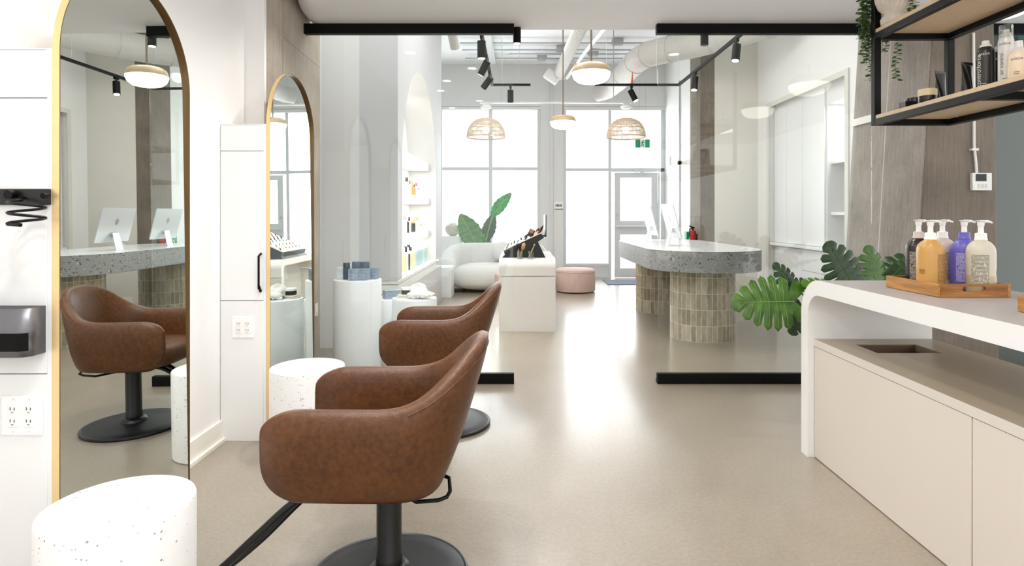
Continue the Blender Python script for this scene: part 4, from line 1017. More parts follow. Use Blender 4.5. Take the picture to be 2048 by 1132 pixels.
# ------------------------------------------------------------------ waiting corner
def ottoman(label, x, y):
    t = thing('ottoman', label, 'ottoman', (x, y, 0), 'dusty pink round ottomans')
    r = .32
    obj('upholstery', MB().lathe([(r - .02, .012), (r - .004, .02), (r, .04), (r, .33), (r - .01, .355), (r - .04, .37), (0, .375)], n=56), M['ottoman'], t)
    obj('seam', MB().tube([((r + .001)*math.cos(2*PI*i/56), (r + .001)*math.sin(2*PI*i/56), .325) for i in range(56)], .004, 6, closed=True), M['ottoman'], t)
    obj('plinth_ring', MB().lathe([(r - .05, 0), (r - .05, .014)], n=40), M['black'], t)
    return t
ottoman('round dusty pink ottoman right of the display table', .895, 9.70)
ottoman('round dusty pink ottoman behind the display table, mostly hidden', -.06, 8.98)
t = thing('sofa', 'white ribbed curved sofa under the shop window', 'sofa', (-.4, 10.0, 0))
def ssq(u, v, c, h, z0, z1, e=.55, ev=.45):
    a = 2*PI*u; b = -PI/2 + PI*v
    w = max(0, math.cos(b))**ev
    return (c[0] + h[0]*math.copysign(abs(math.cos(a))**e, math.cos(a))*w, c[1] + h[1]*math.copysign(abs(math.sin(a))**e, math.sin(a))*w, (z0+z1)/2 + (z1-z0)/2*math.copysign(abs(math.sin(b))**.7, math.sin(b)))
obj('seat_cushion', MB().grid(lambda u, v: ssq(u, v, (-.33, 9.88), (.80, .52), .03, .44), 56, 19, cu=True), M['boucle'], t, world=True, smooth=80)
pth = [(-1.13, 9.52), (-1.19, 9.75), (-1.19, 10.0), (-1.10, 10.25), (-.9, 10.42), (-.6, 10.48), (-.2, 10.48), (.2, 10.46), (.5, 10.38)]
ptsv = []
for i in range(41):
    f = i/40*(len(pth)-1); a = min(int(f), len(pth)-2); ptsv.append(Vector(pth[a]).lerp(Vector(pth[a+1]), f-a))
mb = MB(); vs = []; K = 24
for i, p in enumerate(ptsv):
    d = (ptsv[min(i+1, 40)] - ptsv[max(i-1, 0)]).normalized(); nrm = Vector((d.y, -d.x)); f = i/40
    ends = min(1, math.sqrt(max(0, 1 - (1 - min(f, 1-f)/.10)**2))) if min(f, 1-f) < .10 else 1
    H = .48 + .24*smooth01(f/.45); H *= (.55 + .45*ends); T = .145*max(.15, ends)
    for j in range(K):
        a = 2*PI*j/K; c, s = math.cos(a), math.sin(a)
        off = T*math.copysign(abs(c)**.7, c); z = .03 + H/2 + H/2*math.copysign(abs(s)**.6, s)
        off += .008*math.sin(z*95)
        vs.append((p.x + nrm.x*off, p.y + nrm.y*off, z))
mb.add(vs, [(i*K+j, i*K+(j+1) % K, (i+1)*K+(j+1) % K, (i+1)*K+j) for i in range(40) for j in range(K)] + [list(range(K)), list(range(40*K, 41*K))])
obj('backrest', mb, M['boucle'], t, world=True, smooth=80)
for fx, fy in ((-.9, 9.65), (.25, 9.65), (-.8, 10.1), (.25, 10.1)): obj('foot', MB().cyl((fx, fy, 0), .03, .05, 12), M['black'], t, world=True)
o = obj('ball_cushion', MB().sphere((0, 0, 0), .17, .14, .17, 28, 18), M['boucle'], loc=(wx(1004, 10.0), 10.18, .615))
tag(o, 'round white cushion leaning on the sofa back', 'cushion')
o = obj('side_table', MB().box(-.21, .21, -.2, .2, 0, .455), M['plinth'], loc=(-1.235, 9.13, 0), bevel=.006); tag(o, 'white block side table beside the sofa arm', 'side table')
o = obj('plinth', MB().box(-.2, .2, -.2, .2, 0, .848), M['plinth'], loc=(-1.24, 11.12, 0), bevel=.004); tag(o, 'white square plinth by the window under the ribbed vase', 'plinth')
mb = MB(); n = 64; pr = [(.06, 0), (.105, .03), (.135, .09), (.14, .14), (.12, .19), (.07, .215), (.075, .225), (.06, .225), (0, .2)]; k = len(pr); vs = []
for j in range(n):
    a = 2*PI*j/n
    for i, (r, z) in enumerate(pr): vs.append((r*(1 + (.03*math.cos(20*a) if 0 < i < 5 else 0))*math.cos(a), r*(1 + (.03*math.cos(20*a) if 0 < i < 5 else 0))*math.sin(a), z))
mb.add(vs, [(j*k+i, ((j+1) % n)*k+i, ((j+1) % n)*k+i+1, j*k+i+1) for j in range(n) for i in range(k-1)] + [[j*k for j in range(n)]])
o = obj('ribbed_vase', mb, M['stone'], loc=(wx(906, 11.12), 11.12, .849)); tag(o, 'round ribbed stone vase on the white plinth', 'vase')
# paddle-leaf plant
t = thing('paddle_plant', 'tall paddle-leaf plant standing behind the white sofa', 'plant', (wx(962, 11.0), 11.0, 0))
obj('pot', MB().lathe([(.13, 0), (.16, .03), (.17, .36), (.15, .37), (.14, .33), (0, .33)], n=36), M['plinth'], t)
def paddle(bp, tp, width, m, fold=.25, face=(0, -1, .1), cut=0):
    b, e = Vector(bp), Vector(tp); L = (e - b).length; mtx = orient(b, e - b, face)
    def fn(u, v):
        x = v*2 - 1; wv = (math.sin(PI*min(1, u*.93 + .06))**.7)*width*(1 + .05*math.sin(u*37))*(1 - .25*u)
        return (x*wv, u*L, fold*abs(x)*wv - .10*L*(u*u) + .006*math.sin(u*60)*abs(x))
    mb = MB().grid(fn, 36, 9); mb.xf(mtx)
    vb = MB().tube([tuple(mtx @ Vector((0, u/8*L, .004 - .10*L*(u/8)**2))) for u in range(9)], .008, 6)
    return mb, vb
root = Vector((wx(962, 11.0), 11.0, .34))
for bp, tp, wd, m, fold, face in ((W(957, 497, 10.95), W(921, 428, 10.9), .235, 'strel', .18, (.15, -1, .1)), (W(985, 432, 10.9), W(1021, 385, 10.85), .13, 'strelb', .35, (-.25, -1, .2)),
                                   (W(972, 482, 11.02), W(987, 426, 11.0), .145, 'streld', .2, (-.3, -1, 0)), (W(961, 502, 10.97), W(967, 468, 10.95), .10, 'strel', .3, (-.4, -1, 0)),
                                   (W(972, 500, 11.0), W(978, 477, 11.0), .08, 'streld', .3, (.3, -1, 0))):
    st = obj('stalk', MB().tube([tuple(root), tuple(root.lerp(bp, .5) + Vector((0, 0, .05))), tuple(bp)], [.02, .016, .011], 8), M['stem'], t, world=True)
    a, b = paddle(bp, tp, wd, M[m], fold, face)
    l = obj('leaf', a, M[m], st, world=True, smooth=80); obj('midrib', b, M['vein'], l, world=True)
o = tag(obj('door_mat', MB().box(1.55, 2.75, 10.58, 11.3, 0, .012), M['mat'], loc=(0, 0, 0.0005)), 'blue grey door mat inside the entrance', 'door mat')

# ------------------------------------------------------------------ niche shelves and products, ledge
t = thing('niche_shelves', 'white shelves with ledge inside the lit arched niche', 'shelf', (AX - .2, NC, .5))
obj('ledge', MB().box(AX - .36, AX + .004, A0 + .01, NY1, NZ0 - .035, NZ0), M['lam'], t, world=True, bevel=.002)
obj('drawer_front', MB().box(AX - .3, AX + .002, A0 + .01, NY1, NZ0 - .119, NZ0 - .042), M['lam'], t, world=True, bevel=.002)
for z in (1.92, 1.467, 1.033):
    hw = NR - .01 if z < NZ1 - NR else math.sqrt(NR*NR - (z - NZ1 + NR)**2) - .012
    obj('shelf_board', MB().box(AX - .355, AX - .08, NC - hw, NC + hw, z - .09, z), M['lam'], t, world=True, bevel=.002)
def niche_item(name, label, cat, px, py_b, h, r, bm_, cm, X=AX - .16, zshelf=None, group=None, caph=.25):
    Y = X*F/(px - CX)
    t = thing(name, label, cat, (X, Y, zshelf + .001), group)
    obj('body', MB().lathe([(r*.9, 0), (r, .006), (r, h*(1-caph) - .01), (r*.6, h*(1-caph)), (0, h*(1-caph))], n=16), bm_, t)
    obj('cap', MB().lathe([(r*.62, h*(1-caph)), (r*.6, h - .004), (r*.5, h), (0, h)], n=16), cm, t)
g0 = 'tubes on the niche ledge'
for i, (px, k, ck, h) in enumerate(((806, 'yel', 'whiteplastic', .26), (810.5, 'ink', 'jar', .27), (814, 'jar', 'ink', .25), (817, 'ink', 'candark', .28), (820, 'pastcream', 'jar', .25), (823, 'pastcream', 'whiteplastic', .26), (826.5, 'yel', 'whiteplastic', .25),
                                     (829.5, 'pastblue', 'whiteplastic', .25), (832.5, 'pastblue', 'pastblue', .27), (835.5, 'pastblue', 'whiteplastic', .25), (838.5, 'pastblue', 'pastgreen', .26), (841.5, 'pastgreen', 'whiteplastic', .26), (844.5, 'pastgreen', 'pastgreen', .25), (847.5, 'pastblue', 'whiteplastic', .26), (850.5, 'pastgreen', 'whiteplastic', .26))):
    niche_item('tube_bottle', f"slim {dict(yel='lime', ink='white', jar='black', pastcream='cream', pastblue='pale blue', pastgreen='pale green')[k]} bottle with {dict(whiteplastic='white', jar='black', ink='pale', candark='dark', pastblue='blue', pastgreen='green')[ck]} cap on the bottom ledge of the niche", 'bottle', px, 0, h, .035, M[k], M[ck], AX - .12, NZ0, g0)
for px, k, ck, h in ((809, 'ink', 'coral', .2), (813, 'jar', 'whiteplastic', .18), (817, 'ink', 'jar', .18), (826, 'jar', 'coral', .15), (833, 'ink', 'coral', .18), (841, 'pastcream', 'coral', .09)):
    niche_item('small_bottle', f"small {dict(ink='white', jar='black', pastcream='cream')[k]} bottle with {dict(coral='orange', whiteplastic='white', jar='black')[ck]} cap on the lowest niche board", 'bottle', px, 0, h, .03, M[k], M[ck], AX - .15, 1.033, 'bottles on the lowest niche board')
for px, k, ck, h in ((813, 'ink', 'jar', .2), (818, 'whiteplastic', 'plum', .17), (823, 'coral', 'coral', .18), (827, 'coral', 'jar', .14), (832, 'whiteplastic', 'plum', .17), (836, 'whiteplastic', 'plum', .12)):
    niche_item('small_bottle', f"small {dict(ink='white', whiteplastic='white', coral='orange')[k]} bottle with {dict(jar='black', plum='purple', coral='orange')[ck]} cap on the middle niche board", 'bottle', px, 0, h, .028, M[k], M[ck], AX - .15, 1.467, 'bottles on the middle niche board')
o = tag(obj('grey_box', MB().box(-.03, .03, -.04, .04, 0, .19), M['wallgrey'], loc=(AX - .15, (AX - .15)*F/(842 - CX), 1.468)), 'grey upright box at the far end of the middle niche board', 'box')

# ------------------------------------------------------------------ round pedestals behind the left glass
def pedestal(label, x, y, r, h):
    t = thing('round_pedestal', label, 'pedestal', (x, y, 0), 'white round display pedestals')
    obj('drum', MB().lathe([(r, 0), (r, h - .008), (r - .003, h - .002), (r - .01, h), (0, h)], n=64), M['plinth'], t)
    obj('base_ring', MB().lathe([(r + .003, 0), (r + .003, .012), (r, .014)], n=64, cap=False), M['wallgrey'], t)
pedestal('tall white round pedestal with navy jars behind the left glass', -1.273, 4.70, .184, .742)
pedestal('short white round pedestal with a blue carton behind the left glass', -1.085, 5.10, .155, .54)
pedestal('short white round pedestal with folded towel and jar behind the left glass', -.842, 4.79, .176, .583)
def carton(label, x, y, z, w, d, h, m, rz=0):
    o = obj('carton', MB().box(-w/2, w/2, -d/2, d/2, 0, h), m, loc=(x, y, z + .001), bevel=.0015); o.rotation_euler = (0, 0, rz); tag(o, label, 'box', 'product cartons on the pedestals'); return o
hz = .742
carton('pale carton at the left on the tall pedestal', wx(682, 4.68), 4.69, hz, .06, .06, .088, M['palebox'])
carton('left blue grey carton on the tall pedestal', wx(708, 4.60), 4.60, hz, .078, .07, .086, M['bluebox'], .1)
carton('middle blue grey carton on the tall pedestal', wx(729, 4.62), 4.615, hz, .074, .07, .086, M['bluebox'], -.12)
carton('right blue grey carton on the tall pedestal', wx(747, 4.68), 4.69, hz, .06, .06, .086, M['bluebox'], -.3)
def navyjar(label, px, Y, h, r=.031):
    t = thing('navy_canister', label, 'canister', (wx(px, Y), Y, hz + .001), 'navy canisters on the tall pedestal')
    obj('body', MB().lathe([(r - .002, 0), (r, .003), (r, h*.72), (0, h*.72)], n=24), M['navy'], t)
    obj('lid', MB().lathe([(r*.98, h*.72 + .001), (r*.98, h - .003), (r*.94, h), (0, h)], n=24), M['navy'], t)
navyjar('navy canister left of the cartons on the tall pedestal', 693, 4.66, .128, .026)
navyjar('navy canister behind the middle carton', 713, 4.72, .132, .036)
navyjar('rear navy canister on the tall pedestal', 731, 4.74, .13, .034)
carton('blue carton lying on the short rear pedestal', -1.08, 5.05, .54, .13, .09, .07, M['bluebox'], .5)
hp = .583
t = thing('balm_jar', 'dark balm jar with white lid beside the towel on the short pedestal', 'jar', (wx(812, 4.8), 4.84, hp + .023))
obj('body', MB().lathe([(.042, 0), (.045, .004), (.045, .034), (0, .034)], n=28), M['jar'], t)
obj('lid', MB().lathe([(.047, .034), (.047, .050), (.044, .053), (0, .053)], n=28), M['whiteplastic'], t)
o = obj('paper_packet', MB().box(-.06, .06, -.045, .045, 0, .011).box(-.05, .065, -.05, .04, .0112, .022), M['paper'], loc=(wx(808, 4.8), 4.82, hp + .001), bevel=.003); o.rotation_euler = (0, 0, .3); tag(o, 'cream paper packets stacked under the dark jar', 'packet')
hp += .004
t = thing('towel', 'white folded towel with fringe draped over the short pedestal', 'towel', (-.80, 4.76, hp))
def tw(u, v):
    a = 2*PI*u; b = PI*v
    rr = 1 + .09*math.sin(a*5 + v*4) + .05*math.sin(a*9)
    return (-.785 + .105*rr*math.cos(a)*math.sin(b), 4.745 + .075*rr*math.sin(a)*math.sin(b), hp + .028 - .026*math.cos(b)*(1 + .25*math.sin(a*4)))
obj('folded_cloth', MB().grid(tw, 48, 16, cu=True), M['towel'], t, world=True, smooth=80)
def tw2(u, v):
    a = 2*PI*u; b = PI*v; rr = 1 + .12*math.sin(a*4 + 1 + v*5)
    return (-.815 + .075*rr*math.cos(a)*math.sin(b) , 4.80 + .05*rr*math.sin(a)*math.sin(b), hp + .062 - .034*math.cos(b) + .02*math.sin(a))
obj('upper_fold', MB().grid(tw2, 40, 14, cu=True), M['towel'], t, world=True, smooth=80)
mb = MB()
for i in range(18):
    x = -.87 + .012*i*.9; y = 4.665 - .004*(i % 3) + .0004*(i - 9)**2
    L = rnd.uniform(.02, .045); mb.tube([(x, y + .03, hp + .03), (x + rnd.uniform(-.01, .01), y, hp + .022), (x + rnd.uniform(-.012, .012), y - .008, hp + .022 - L*.4)], .0022, 5)
obj('fringe', mb, M['towel'], t, world=True)

# ------------------------------------------------------------------ ceiling: tracks, spots, pendants, ducts
TZ = 2.974
def hangwires(mb, pts):
    for x, y in pts: mb.tube([(x, y, TZ + .015), (x, y, FZ)], .003, 5)
t = thing('light_track', 'black suspended light track left of the walkway', 'light track', (-.1, 7.0, TZ))
obj('track_bar', MB().box(-.39, -.355, 4.75, 8.10, TZ, TZ + .03).box(-.355, wx(1061, 8.08), 8.066, 8.10, TZ, TZ + .03), M['black'], t, world=True)
mb = MB(); hangwires(mb, [(-.37, 5.4), (-.37, 7.9), (wx(1039, 8.08), 8.083), (wx(1004, 8.08), 8.083)]); obj('wire', mb, M['conduit'], t, world=True)
t = thing('light_track', 'black suspended light track with corner above the reception desk', 'light track', (1.8, 7.5, TZ))
obj('track_bar', MB().box(2.12, 2.155, 4.75, 8.10, TZ, TZ + .03).box(wx(1190, 8.08), 2.12, 8.066, 8.10, TZ, TZ + .03), M['black'], t, world=True)
mb = MB(); hangwires(mb, [(2.137, 5.2), (2.137, 6.6), (wx(1358, 8.08) - .01, 8.083), (wx(1213, 8.08), 8.083), (wx(1313, 8.08), 8.083)]); obj('wire', mb, M['conduit'], t, world=True)
def spot(label, x, y, d, lit=True, L=.165, r=.04):
    t = thing('track_spotlight', label, 'spotlight', (x, y, TZ), 'black track spotlights')
    d = Vector(d).normalized()
    obj('adapter', MB().box(-.014, .014, -.035, .035, -.03, 0).tube([(0, 0, -.025), (0, 0, -.085)], .009, 8).sphere((0, 0, -.085), .014, n=10, k=8), M['black'], t)
    c = Vector((0, 0, -.09)); a = c - d*L*.22; b = c + d*L*.78
    obj('head', MB().tube([tuple(a), tuple(b)], r, 24), M['black'], t)
    obj('lens', MB().tube([tuple(b - d*.002), tuple(b + d*.002)], r*.8, 20), M['lens'] if lit else M['slot'], t)
    return t
spot('first black spotlight below the left top rail, pointing straight down', -.372, 5.80, (.0, .04, -1), r=.041)
spot('second black spotlight in the left row, tilted to lower left', -.372, 6.55, (-.55, .25, -1))
spot('third black spotlight in the left row, tilted away', -.372, 7.30, (-.7, .5, -.8), lit=False)
spot('black spotlight hanging from the short cross bar near the left window', wx(1021, 8.08), 8.083, (0, .35, -1), lit=False)
spot('black spotlight on the cross bar left of the exit sign', wx(1263, 8.08), 8.083, (.45, -.25, -1))
spot('black spotlight in front of the slim concrete column', 2.137, 7.33, (-.15, -.2, -1))
spot('black spotlight on the diagonal track near the right top rail', 2.137, 5.92, (-.15, -.15, -1))
def dl(label, px, lit, ybot):
    x = wx(px, 4.51); zb_ = wz(ybot, 4.51)
    t = thing('ceiling_cylinder', label, 'downlight', (x, 4.512, CZ), 'black ceiling cylinders')
    obj('tube', MB().lathe([(.029, zb_ - CZ), (.029, -.001)], n=28), M['black'], t)
    obj('lens', MB().lathe([(.024, zb_ - CZ - .002), (.024, zb_ - CZ)], n=24), M['lens'] if lit else M['slot'], t)
dl('lit black ceiling cylinder beside the left top rail end', 1034, True, 87)
dl('black ceiling cylinder below the right top rail', 1409, False, 90)
def pendant(label, x, y, zb_, ceilz, r=.178):
    t = thing('pendant_lamp', label, 'pendant lamp', (x, y, zb_), 'sand and opal pendant lamps')
    s = r/.178
    obj('cap', MB().lathe([(r*1.0, .098*s), (r*.985, .122*s), (r*.90, .155*s), (r*.72, .175*s), (r*.4, .186*s), (0, .189*s)], n=48), M['capcol'], t)
    obj('diffuser', MB().lathe([(0, 0), (r*.42, .004*s), (r*.70, .016*s), (r*.90, .045*s), (r*.985, .082*s), (r*.99, .098*s)], n=48), M['diff'], t)
    obj('rod', MB().tube([(0, 0, .185*s), (0, 0, ceilz - zb_)], .009, 10), M['rodcol'], t)
    obj('ceiling_rose', MB().lathe([(.05, -.025), (.05, 0)], (0, 0, ceilz - zb_), 24), M['whiteplastic'], t)
    return t
pendant('sand-capped opal pendant lamp hanging over the walkway, the larger one', .658, 5.545, 2.455, FZ)
pendant('sand-capped opal pendant lamp near the street windows, the smaller one', .588, 8.2, 2.41, FZ)
for i, (x, y, lb) in enumerate(((2.66, 3.34, 'pendant lamp over the counter reflected nearest in the right glass'), (2.70, 2.04, 'pendant lamp over the counter reflected in the middle of the right glass'), (2.74, .76, 'pendant lamp over the counter reflected farthest in the right glass'))):
    pendant(lb, x, y, 2.34, CZ)
def rattan(label, px):
    Y = 9.5; x = wx(px, Y); r = .305; zb_ = wz(275, Y); H = .30
    t = thing('rattan_lamp', label, 'pendant lamp', (x, Y, zb_), 'woven rattan dome lamps')
    def prf(f): a = f*PI/2; return r*math.cos(a)**.75 if a < PI/2 - 1e-4 else 0.02, H*math.sin(a)**1.0
    mb = MB()
    for f in (0, .02, .16, .30, .31, .45, .58, .60, .72, .84, .93):
        rr, z = prf(f); mb.tube([(rr*math.cos(2*PI*i/48), rr*math.sin(2*PI*i/48), z) for i in range(48)], .0055, 5, closed=True)
    N = 80
    for j in range(N):
        a = 2*PI*j/N; mb.tube([(prf(f)[0]*math.cos(a), prf(f)[0]*math.sin(a), prf(f)[1]) for f in [i/9*.93 for i in range(10)]], .0036, 4)
    obj('woven_dome', mb, M['rattan'], t)
    obj('bulb', MB().sphere((0, 0, .12), .055, n=16, k=10), M['diff'], t)
    obj('cord', MB().tube([(0, 0, .17), (0, 0, wz(213, Y) - zb_ - .035)], .004, 6), M['whiteplastic'], t)
    obj('canopy', MB().lathe([(.06, 0), (.085, .015), (.085, .04)], (0, 0, wz(213, Y) - zb_ - .036), 24), M['whiteplastic'], t)
    return t
rattan('woven rattan dome lamp above the sofa and paddle plant', 972)
rattan('woven rattan dome lamp above the entrance door', 1252)
zb_ = wz(207, 9.5)
t = thing('hanging_strut', 'white steel strut on rods carrying the rattan lamps', 'ceiling strut', (.5, 9.5, zb_))
obj('strut', MB().box(wx(960, 9.5), wx(1262, 9.5), 9.48, 9.52, zb_, zb_ + .022), M['frame'], t, world=True)
for px in (1004, 1227): obj('rod', MB().tube([(wx(px, 9.5), 9.5, zb_ + .022), (wx(px, 9.5), 9.5, FZ)], .008, 8), M['conduit'], t, world=True)
for pa, pb in ((966, 979), (1246, 1259)): obj('junction_box', MB().box(wx(pa, 9.5), wx(pb, 9.5), 9.45, 9.55, zb_ - .04, zb_ - .0005), M['frame'], t, world=True)
# ducts
DZ = 3.58
t = thing('air_duct', 'large white wrapped air duct bending over the reception area', 'air duct', (2.2, 8.2, DZ))
pts = sm([(3.18, 7.05, DZ), (2.85, 7.6, DZ), (2.42, 8.2, DZ), (2.05, 8.55, DZ), (1.86, 8.8, DZ), (1.78, 9.15, DZ), (1.74, 9.9, DZ), (1.70, 10.6, DZ)], 8)
obj('duct_run', MB().tube(pts, .185, 28), M['duct'], t, world=True, smooth=60)
mb = MB()
for i in range(4, len(pts)-3, 9):
    mb.tube([pts[i], tuple(Vector(pts[i]).lerp(Vector(pts[i+1]), .15))], .192, 28)
obj('duct_band', mb, M['duct'], t, world=True, smooth=60)
obj('return_elbow', MB().tube(sm([(1.72, 10.55, DZ - .02), (1.68, 10.9, DZ - .03), (1.60, 11.15, DZ - .05), (1.45, 11.3, DZ - .06)], 6), .15, 24), M['duct'], t, world=True, smooth=60)
obj('orange_strap', MB().prism([(wx(1261, 8.9), wz(172, 8.9)), (wx(1267, 8.9), wz(172, 8.9)), (wx(1266, 8.9), wz(155, 8.9)), (wx(1265.5, 8.9), wz(143, 8.9)), (wx(1264.5, 8.9), wz(143, 8.9)), (wx(1263.5, 8.9), wz(155, 8.9))], 'y', 8.9, 8.92), M['strap'], t, world=True)['label'] = 'orange strap'
t = thing('flexible_duct', 'narrow ribbed flexible duct on the ceiling above the smaller pendant', 'air duct', (.8, 9.6, 3.85))
pts = []; 
for i in range(121):
    f = i/120; pts.append((.86 - .16*f, 8.2 + 2.9*f, 3.86 - .05*f))
obj('ribbed_hose', MB().tube(pts, [.095 + .006*math.sin(i*1.6) for i in range(121)], 20), M['duct'], t, world=True, smooth=70)
obj('mount_plate', MB().box(.68, 1.06, 8.9, 8.94, 3.98, 4.08).box(.45, .95, 10.5, 10.54, 3.9, 3.96), M['frame'], t, world=True)
t = thing('white_strut', 'slanting white ceiling strut beside the flexible duct', 'ceiling strut', (1.0, 9.4, 3.9))
obj('channel', MB().tube([(1.2, 8.4, 3.86), (1.06, 9.6, 3.86), (.86, 11.0, 3.74)], .035, 4), M['whiteplastic'], t, world=True)
obj('cross_arm', MB().box(.92, 1.28, 10.2, 10.26, 3.74, 3.80), M['whiteplastic'], t, world=True)
t = thing('ceiling_speaker', 'white boxy unit tilted under the ceiling left of the flexible duct', 'ceiling unit', (.58, 11.0, 3.7))
mb = MB().box(-.16, .12, -.1, .1, -.09, .09); mb.xf(Matrix.Translation((.60, 11.0, 3.76)) @ Matrix.Rotation(.6, 4, 'Y'))
obj('housing', mb, M['whiteplastic'], t, world=True, bevel=.02)
mb = MB().box(-.165, -.16, -.07, .07, -.06, .06); mb.xf(Matrix.Translation((.60, 11.0, 3.76)) @ Matrix.Rotation(.6, 4, 'Y'))
obj('grille', mb, M['slot'], t, world=True)
obj('bracket', MB().tube([(.62, 11.0, 3.75), (.80, 11.0, 3.72), (.80, 11.0, FZ)], .02, 8), M['whiteplastic'], t, world=True)
for i, (py, x0, x1, lb) in enumerate(((86, -1.0, 2.6, 'galvanised conduit crossing the ceiling, nearest of four'), (100, -1.0, 2.3, 'galvanised conduit crossing the ceiling, second from the glass'), (108, -.2, 2.3, 'galvanised conduit crossing the ceiling, third from the glass'), (117, -1.0, 2.3, 'galvanised conduit crossing the ceiling, nearest to the windows'))):
    Y = (4.09 - CH)*F/(CY - py)
    t = thing('ceiling_conduit', lb, 'conduit', (.8, Y, 4.09), 'galvanised ceiling conduits')
    obj('pipe', MB().tube([(x0, Y, 4.09), (x1, Y, 4.09)], .014, 8), M['conduit'], t, world=True)
    bx = (1.62, .72, 1.3, .4)[i]
    obj('junction_box', MB().box(bx - .09, bx + .09, Y - .06, Y + .06, 4.06, FZ), M['conduit'], t, world=True, bevel=.006)
t = thing('ceiling_pipe', 'white vertical pipe stub hanging left under the high ceiling', 'pipe', (wx(905, 9), 9, 3.8))
obj('pipe', MB().tube([(wx(902, 9), 8.6, FZ), (wx(910, 9), 9.0, wz(96, 9))], .07, 16), M['duct'], t, world=True)
t = thing('ceiling_beam_strip', 'white ceiling strip light channel running toward the windows', 'ceiling strut', (-.55, 9, 4.05))
obj('channel', MB().box(-.56, -.45, 6.5, 11.2, 4.05, 4.10), M['frame'], t, world=True)
o = tag(obj('surface_conduit', MB().box(wx(1101, FY), wx(1106, FY), FY - .03, FY, wz(515, FY), wz(140, FY)), M['frame'], loc=(0, 0, 0)), 'pale conduit running down the pier between the windows', 'conduit')
t = thing('wall_notice', 'small framed notice on the pier between the windows', 'notice', (wx(1117, FY), FY - .01, wz(411, FY)))
obj('notice_panel', MB().box(wx(1109, FY), wx(1126, FY), FY - .012, FY, wz(419, FY), wz(404, FY)), M['whiteplastic'], t, world=True)
mb = MB().box(wx(1109, FY), wx(1126, FY), FY - .014, FY - .012, wz(419, FY), wz(417.5, FY))
for k in range(5):
    xx = wx(1111 + k*2.7, FY); mb.box(xx, xx + .018, FY - .014, FY - .012, wz(413.5, FY), wz(409 - (k % 2), FY))
obj('print', mb, M['inkdark'], t, world=True)
# exit sign with running figure
EYs = 11.2
t = thing('exit_sign', 'green running-man exit sign hanging before the window above the door', 'exit sign', (wx(1285, EYs), EYs, wz(287, EYs)))
cxs, czs = 0, 0
obj('sign_panel', MB().box(-.135, .135, -.012, .012, -.078, .078), M['green'], t, bevel=.003)
obj('pictogram_field', MB().box(-.045, .048, -.0135, -.012, -.076, .076), M['exitwhite'], t)
mb = MB()
def bar(a, b, r): mb.tube([(a[0], -.0145, a[1]), (b[0], -.0145, b[1])], r, 6)
mb.sphere((.012, -.0145, .055), .011, .004, .011, 12, 8)
bar((.008, .038), (-.008, -.002), .011); bar((-.008, -.002), (.018, -.028), .008); bar((.018, -.028), (.010, -.062), .007); bar((-.010, -.004), (-.018, -.036), .008); bar((-.018, -.036), (-.040, -.048), .007)
bar((.006, .034), (-.022, .024), .006); bar((-.022, .024), (-.034, .002), .006); bar((.012, .032), (.030, .012), .006); bar((.030, .012), (.044, .022), .005)
obj('running_figure', mb, M['green'], t)
obj('hanger', MB().tube([(-.06, 0, .078), (-.06, 0, 1.2)], .003, 5).tube([(.06, 0, .078), (.06, 0, 1.2)], .003, 5), M['conduit'], t)
# security camera + sensor on right wall
t = thing('security_camera', 'white security camera on the wall beside the slim column', 'camera', (2.82, 10.3, wz(326, 10.3)))
obj('arm', MB().tube([(.01, 0, .0), (-.12, -.02, .02)], .03, 10), M['whiteplastic'], t)
obj('housing', MB().tube([(-.10, .1, .02), (-.12, -.16, -.01)], .05, 14), M['whiteplastic'], t)
obj('lens', MB().tube([(-.12, -.16, -.01), (-.1205, -.166, -.011)], .035, 14), M['screen'], t)
o = tag(obj('wall_conduit', MB().tube([(2.815, 10.58, .2), (2.815, 10.58, 3.6)], .012, 8), M['conduit'], loc=(0, 0, 0)), 'thin grey conduit down the wall beside the entrance', 'conduit')
o = tag(obj('motion_sensor', MB().box(-.03, .0, -.05, .05, -.09, .09), M['whiteplastic'], loc=(2.83, 11.3, wz(322, 11.3)), bevel=.012), 'small white sensor box on the wall right of the door', 'sensor')

# recessed downlights of the styling area
DL = [(-.46, 3.1), (-.95, 3.66), (-.77, 2.55), (-.5, 1.45), (-.9, .95), (-.9, 2.05), (.55, 3.0), (.55, 1.4), (1.35, 3.6), (1.25, 1.6), (-.5, -.2), (.55, -.2), (1.6, -.2), (-.5, -1.8), (1.6, -1.8)]
dlw = {0: 1}
root0 = None
for i, (x, y) in enumerate(DL):
    if root0 is None:
        root0 = thing('recessed_downlight', 'small round recessed downlight in the lowered ceiling', 'downlight', (x, y, CZ), 'recessed downlights')
        obj('trim_ring', MB().lathe([(.058, -.003), (.058, 0), (.045, 0), (.045, -.003), (.058, -.003)], n=28, cap=False), M['whiteplastic'], root0)
        obj('lens', MB().lathe([(.045, -.002), (.045, -.001)], n=24), M['lens'], root0)
    else: dup(root0, (x, y, CZ))

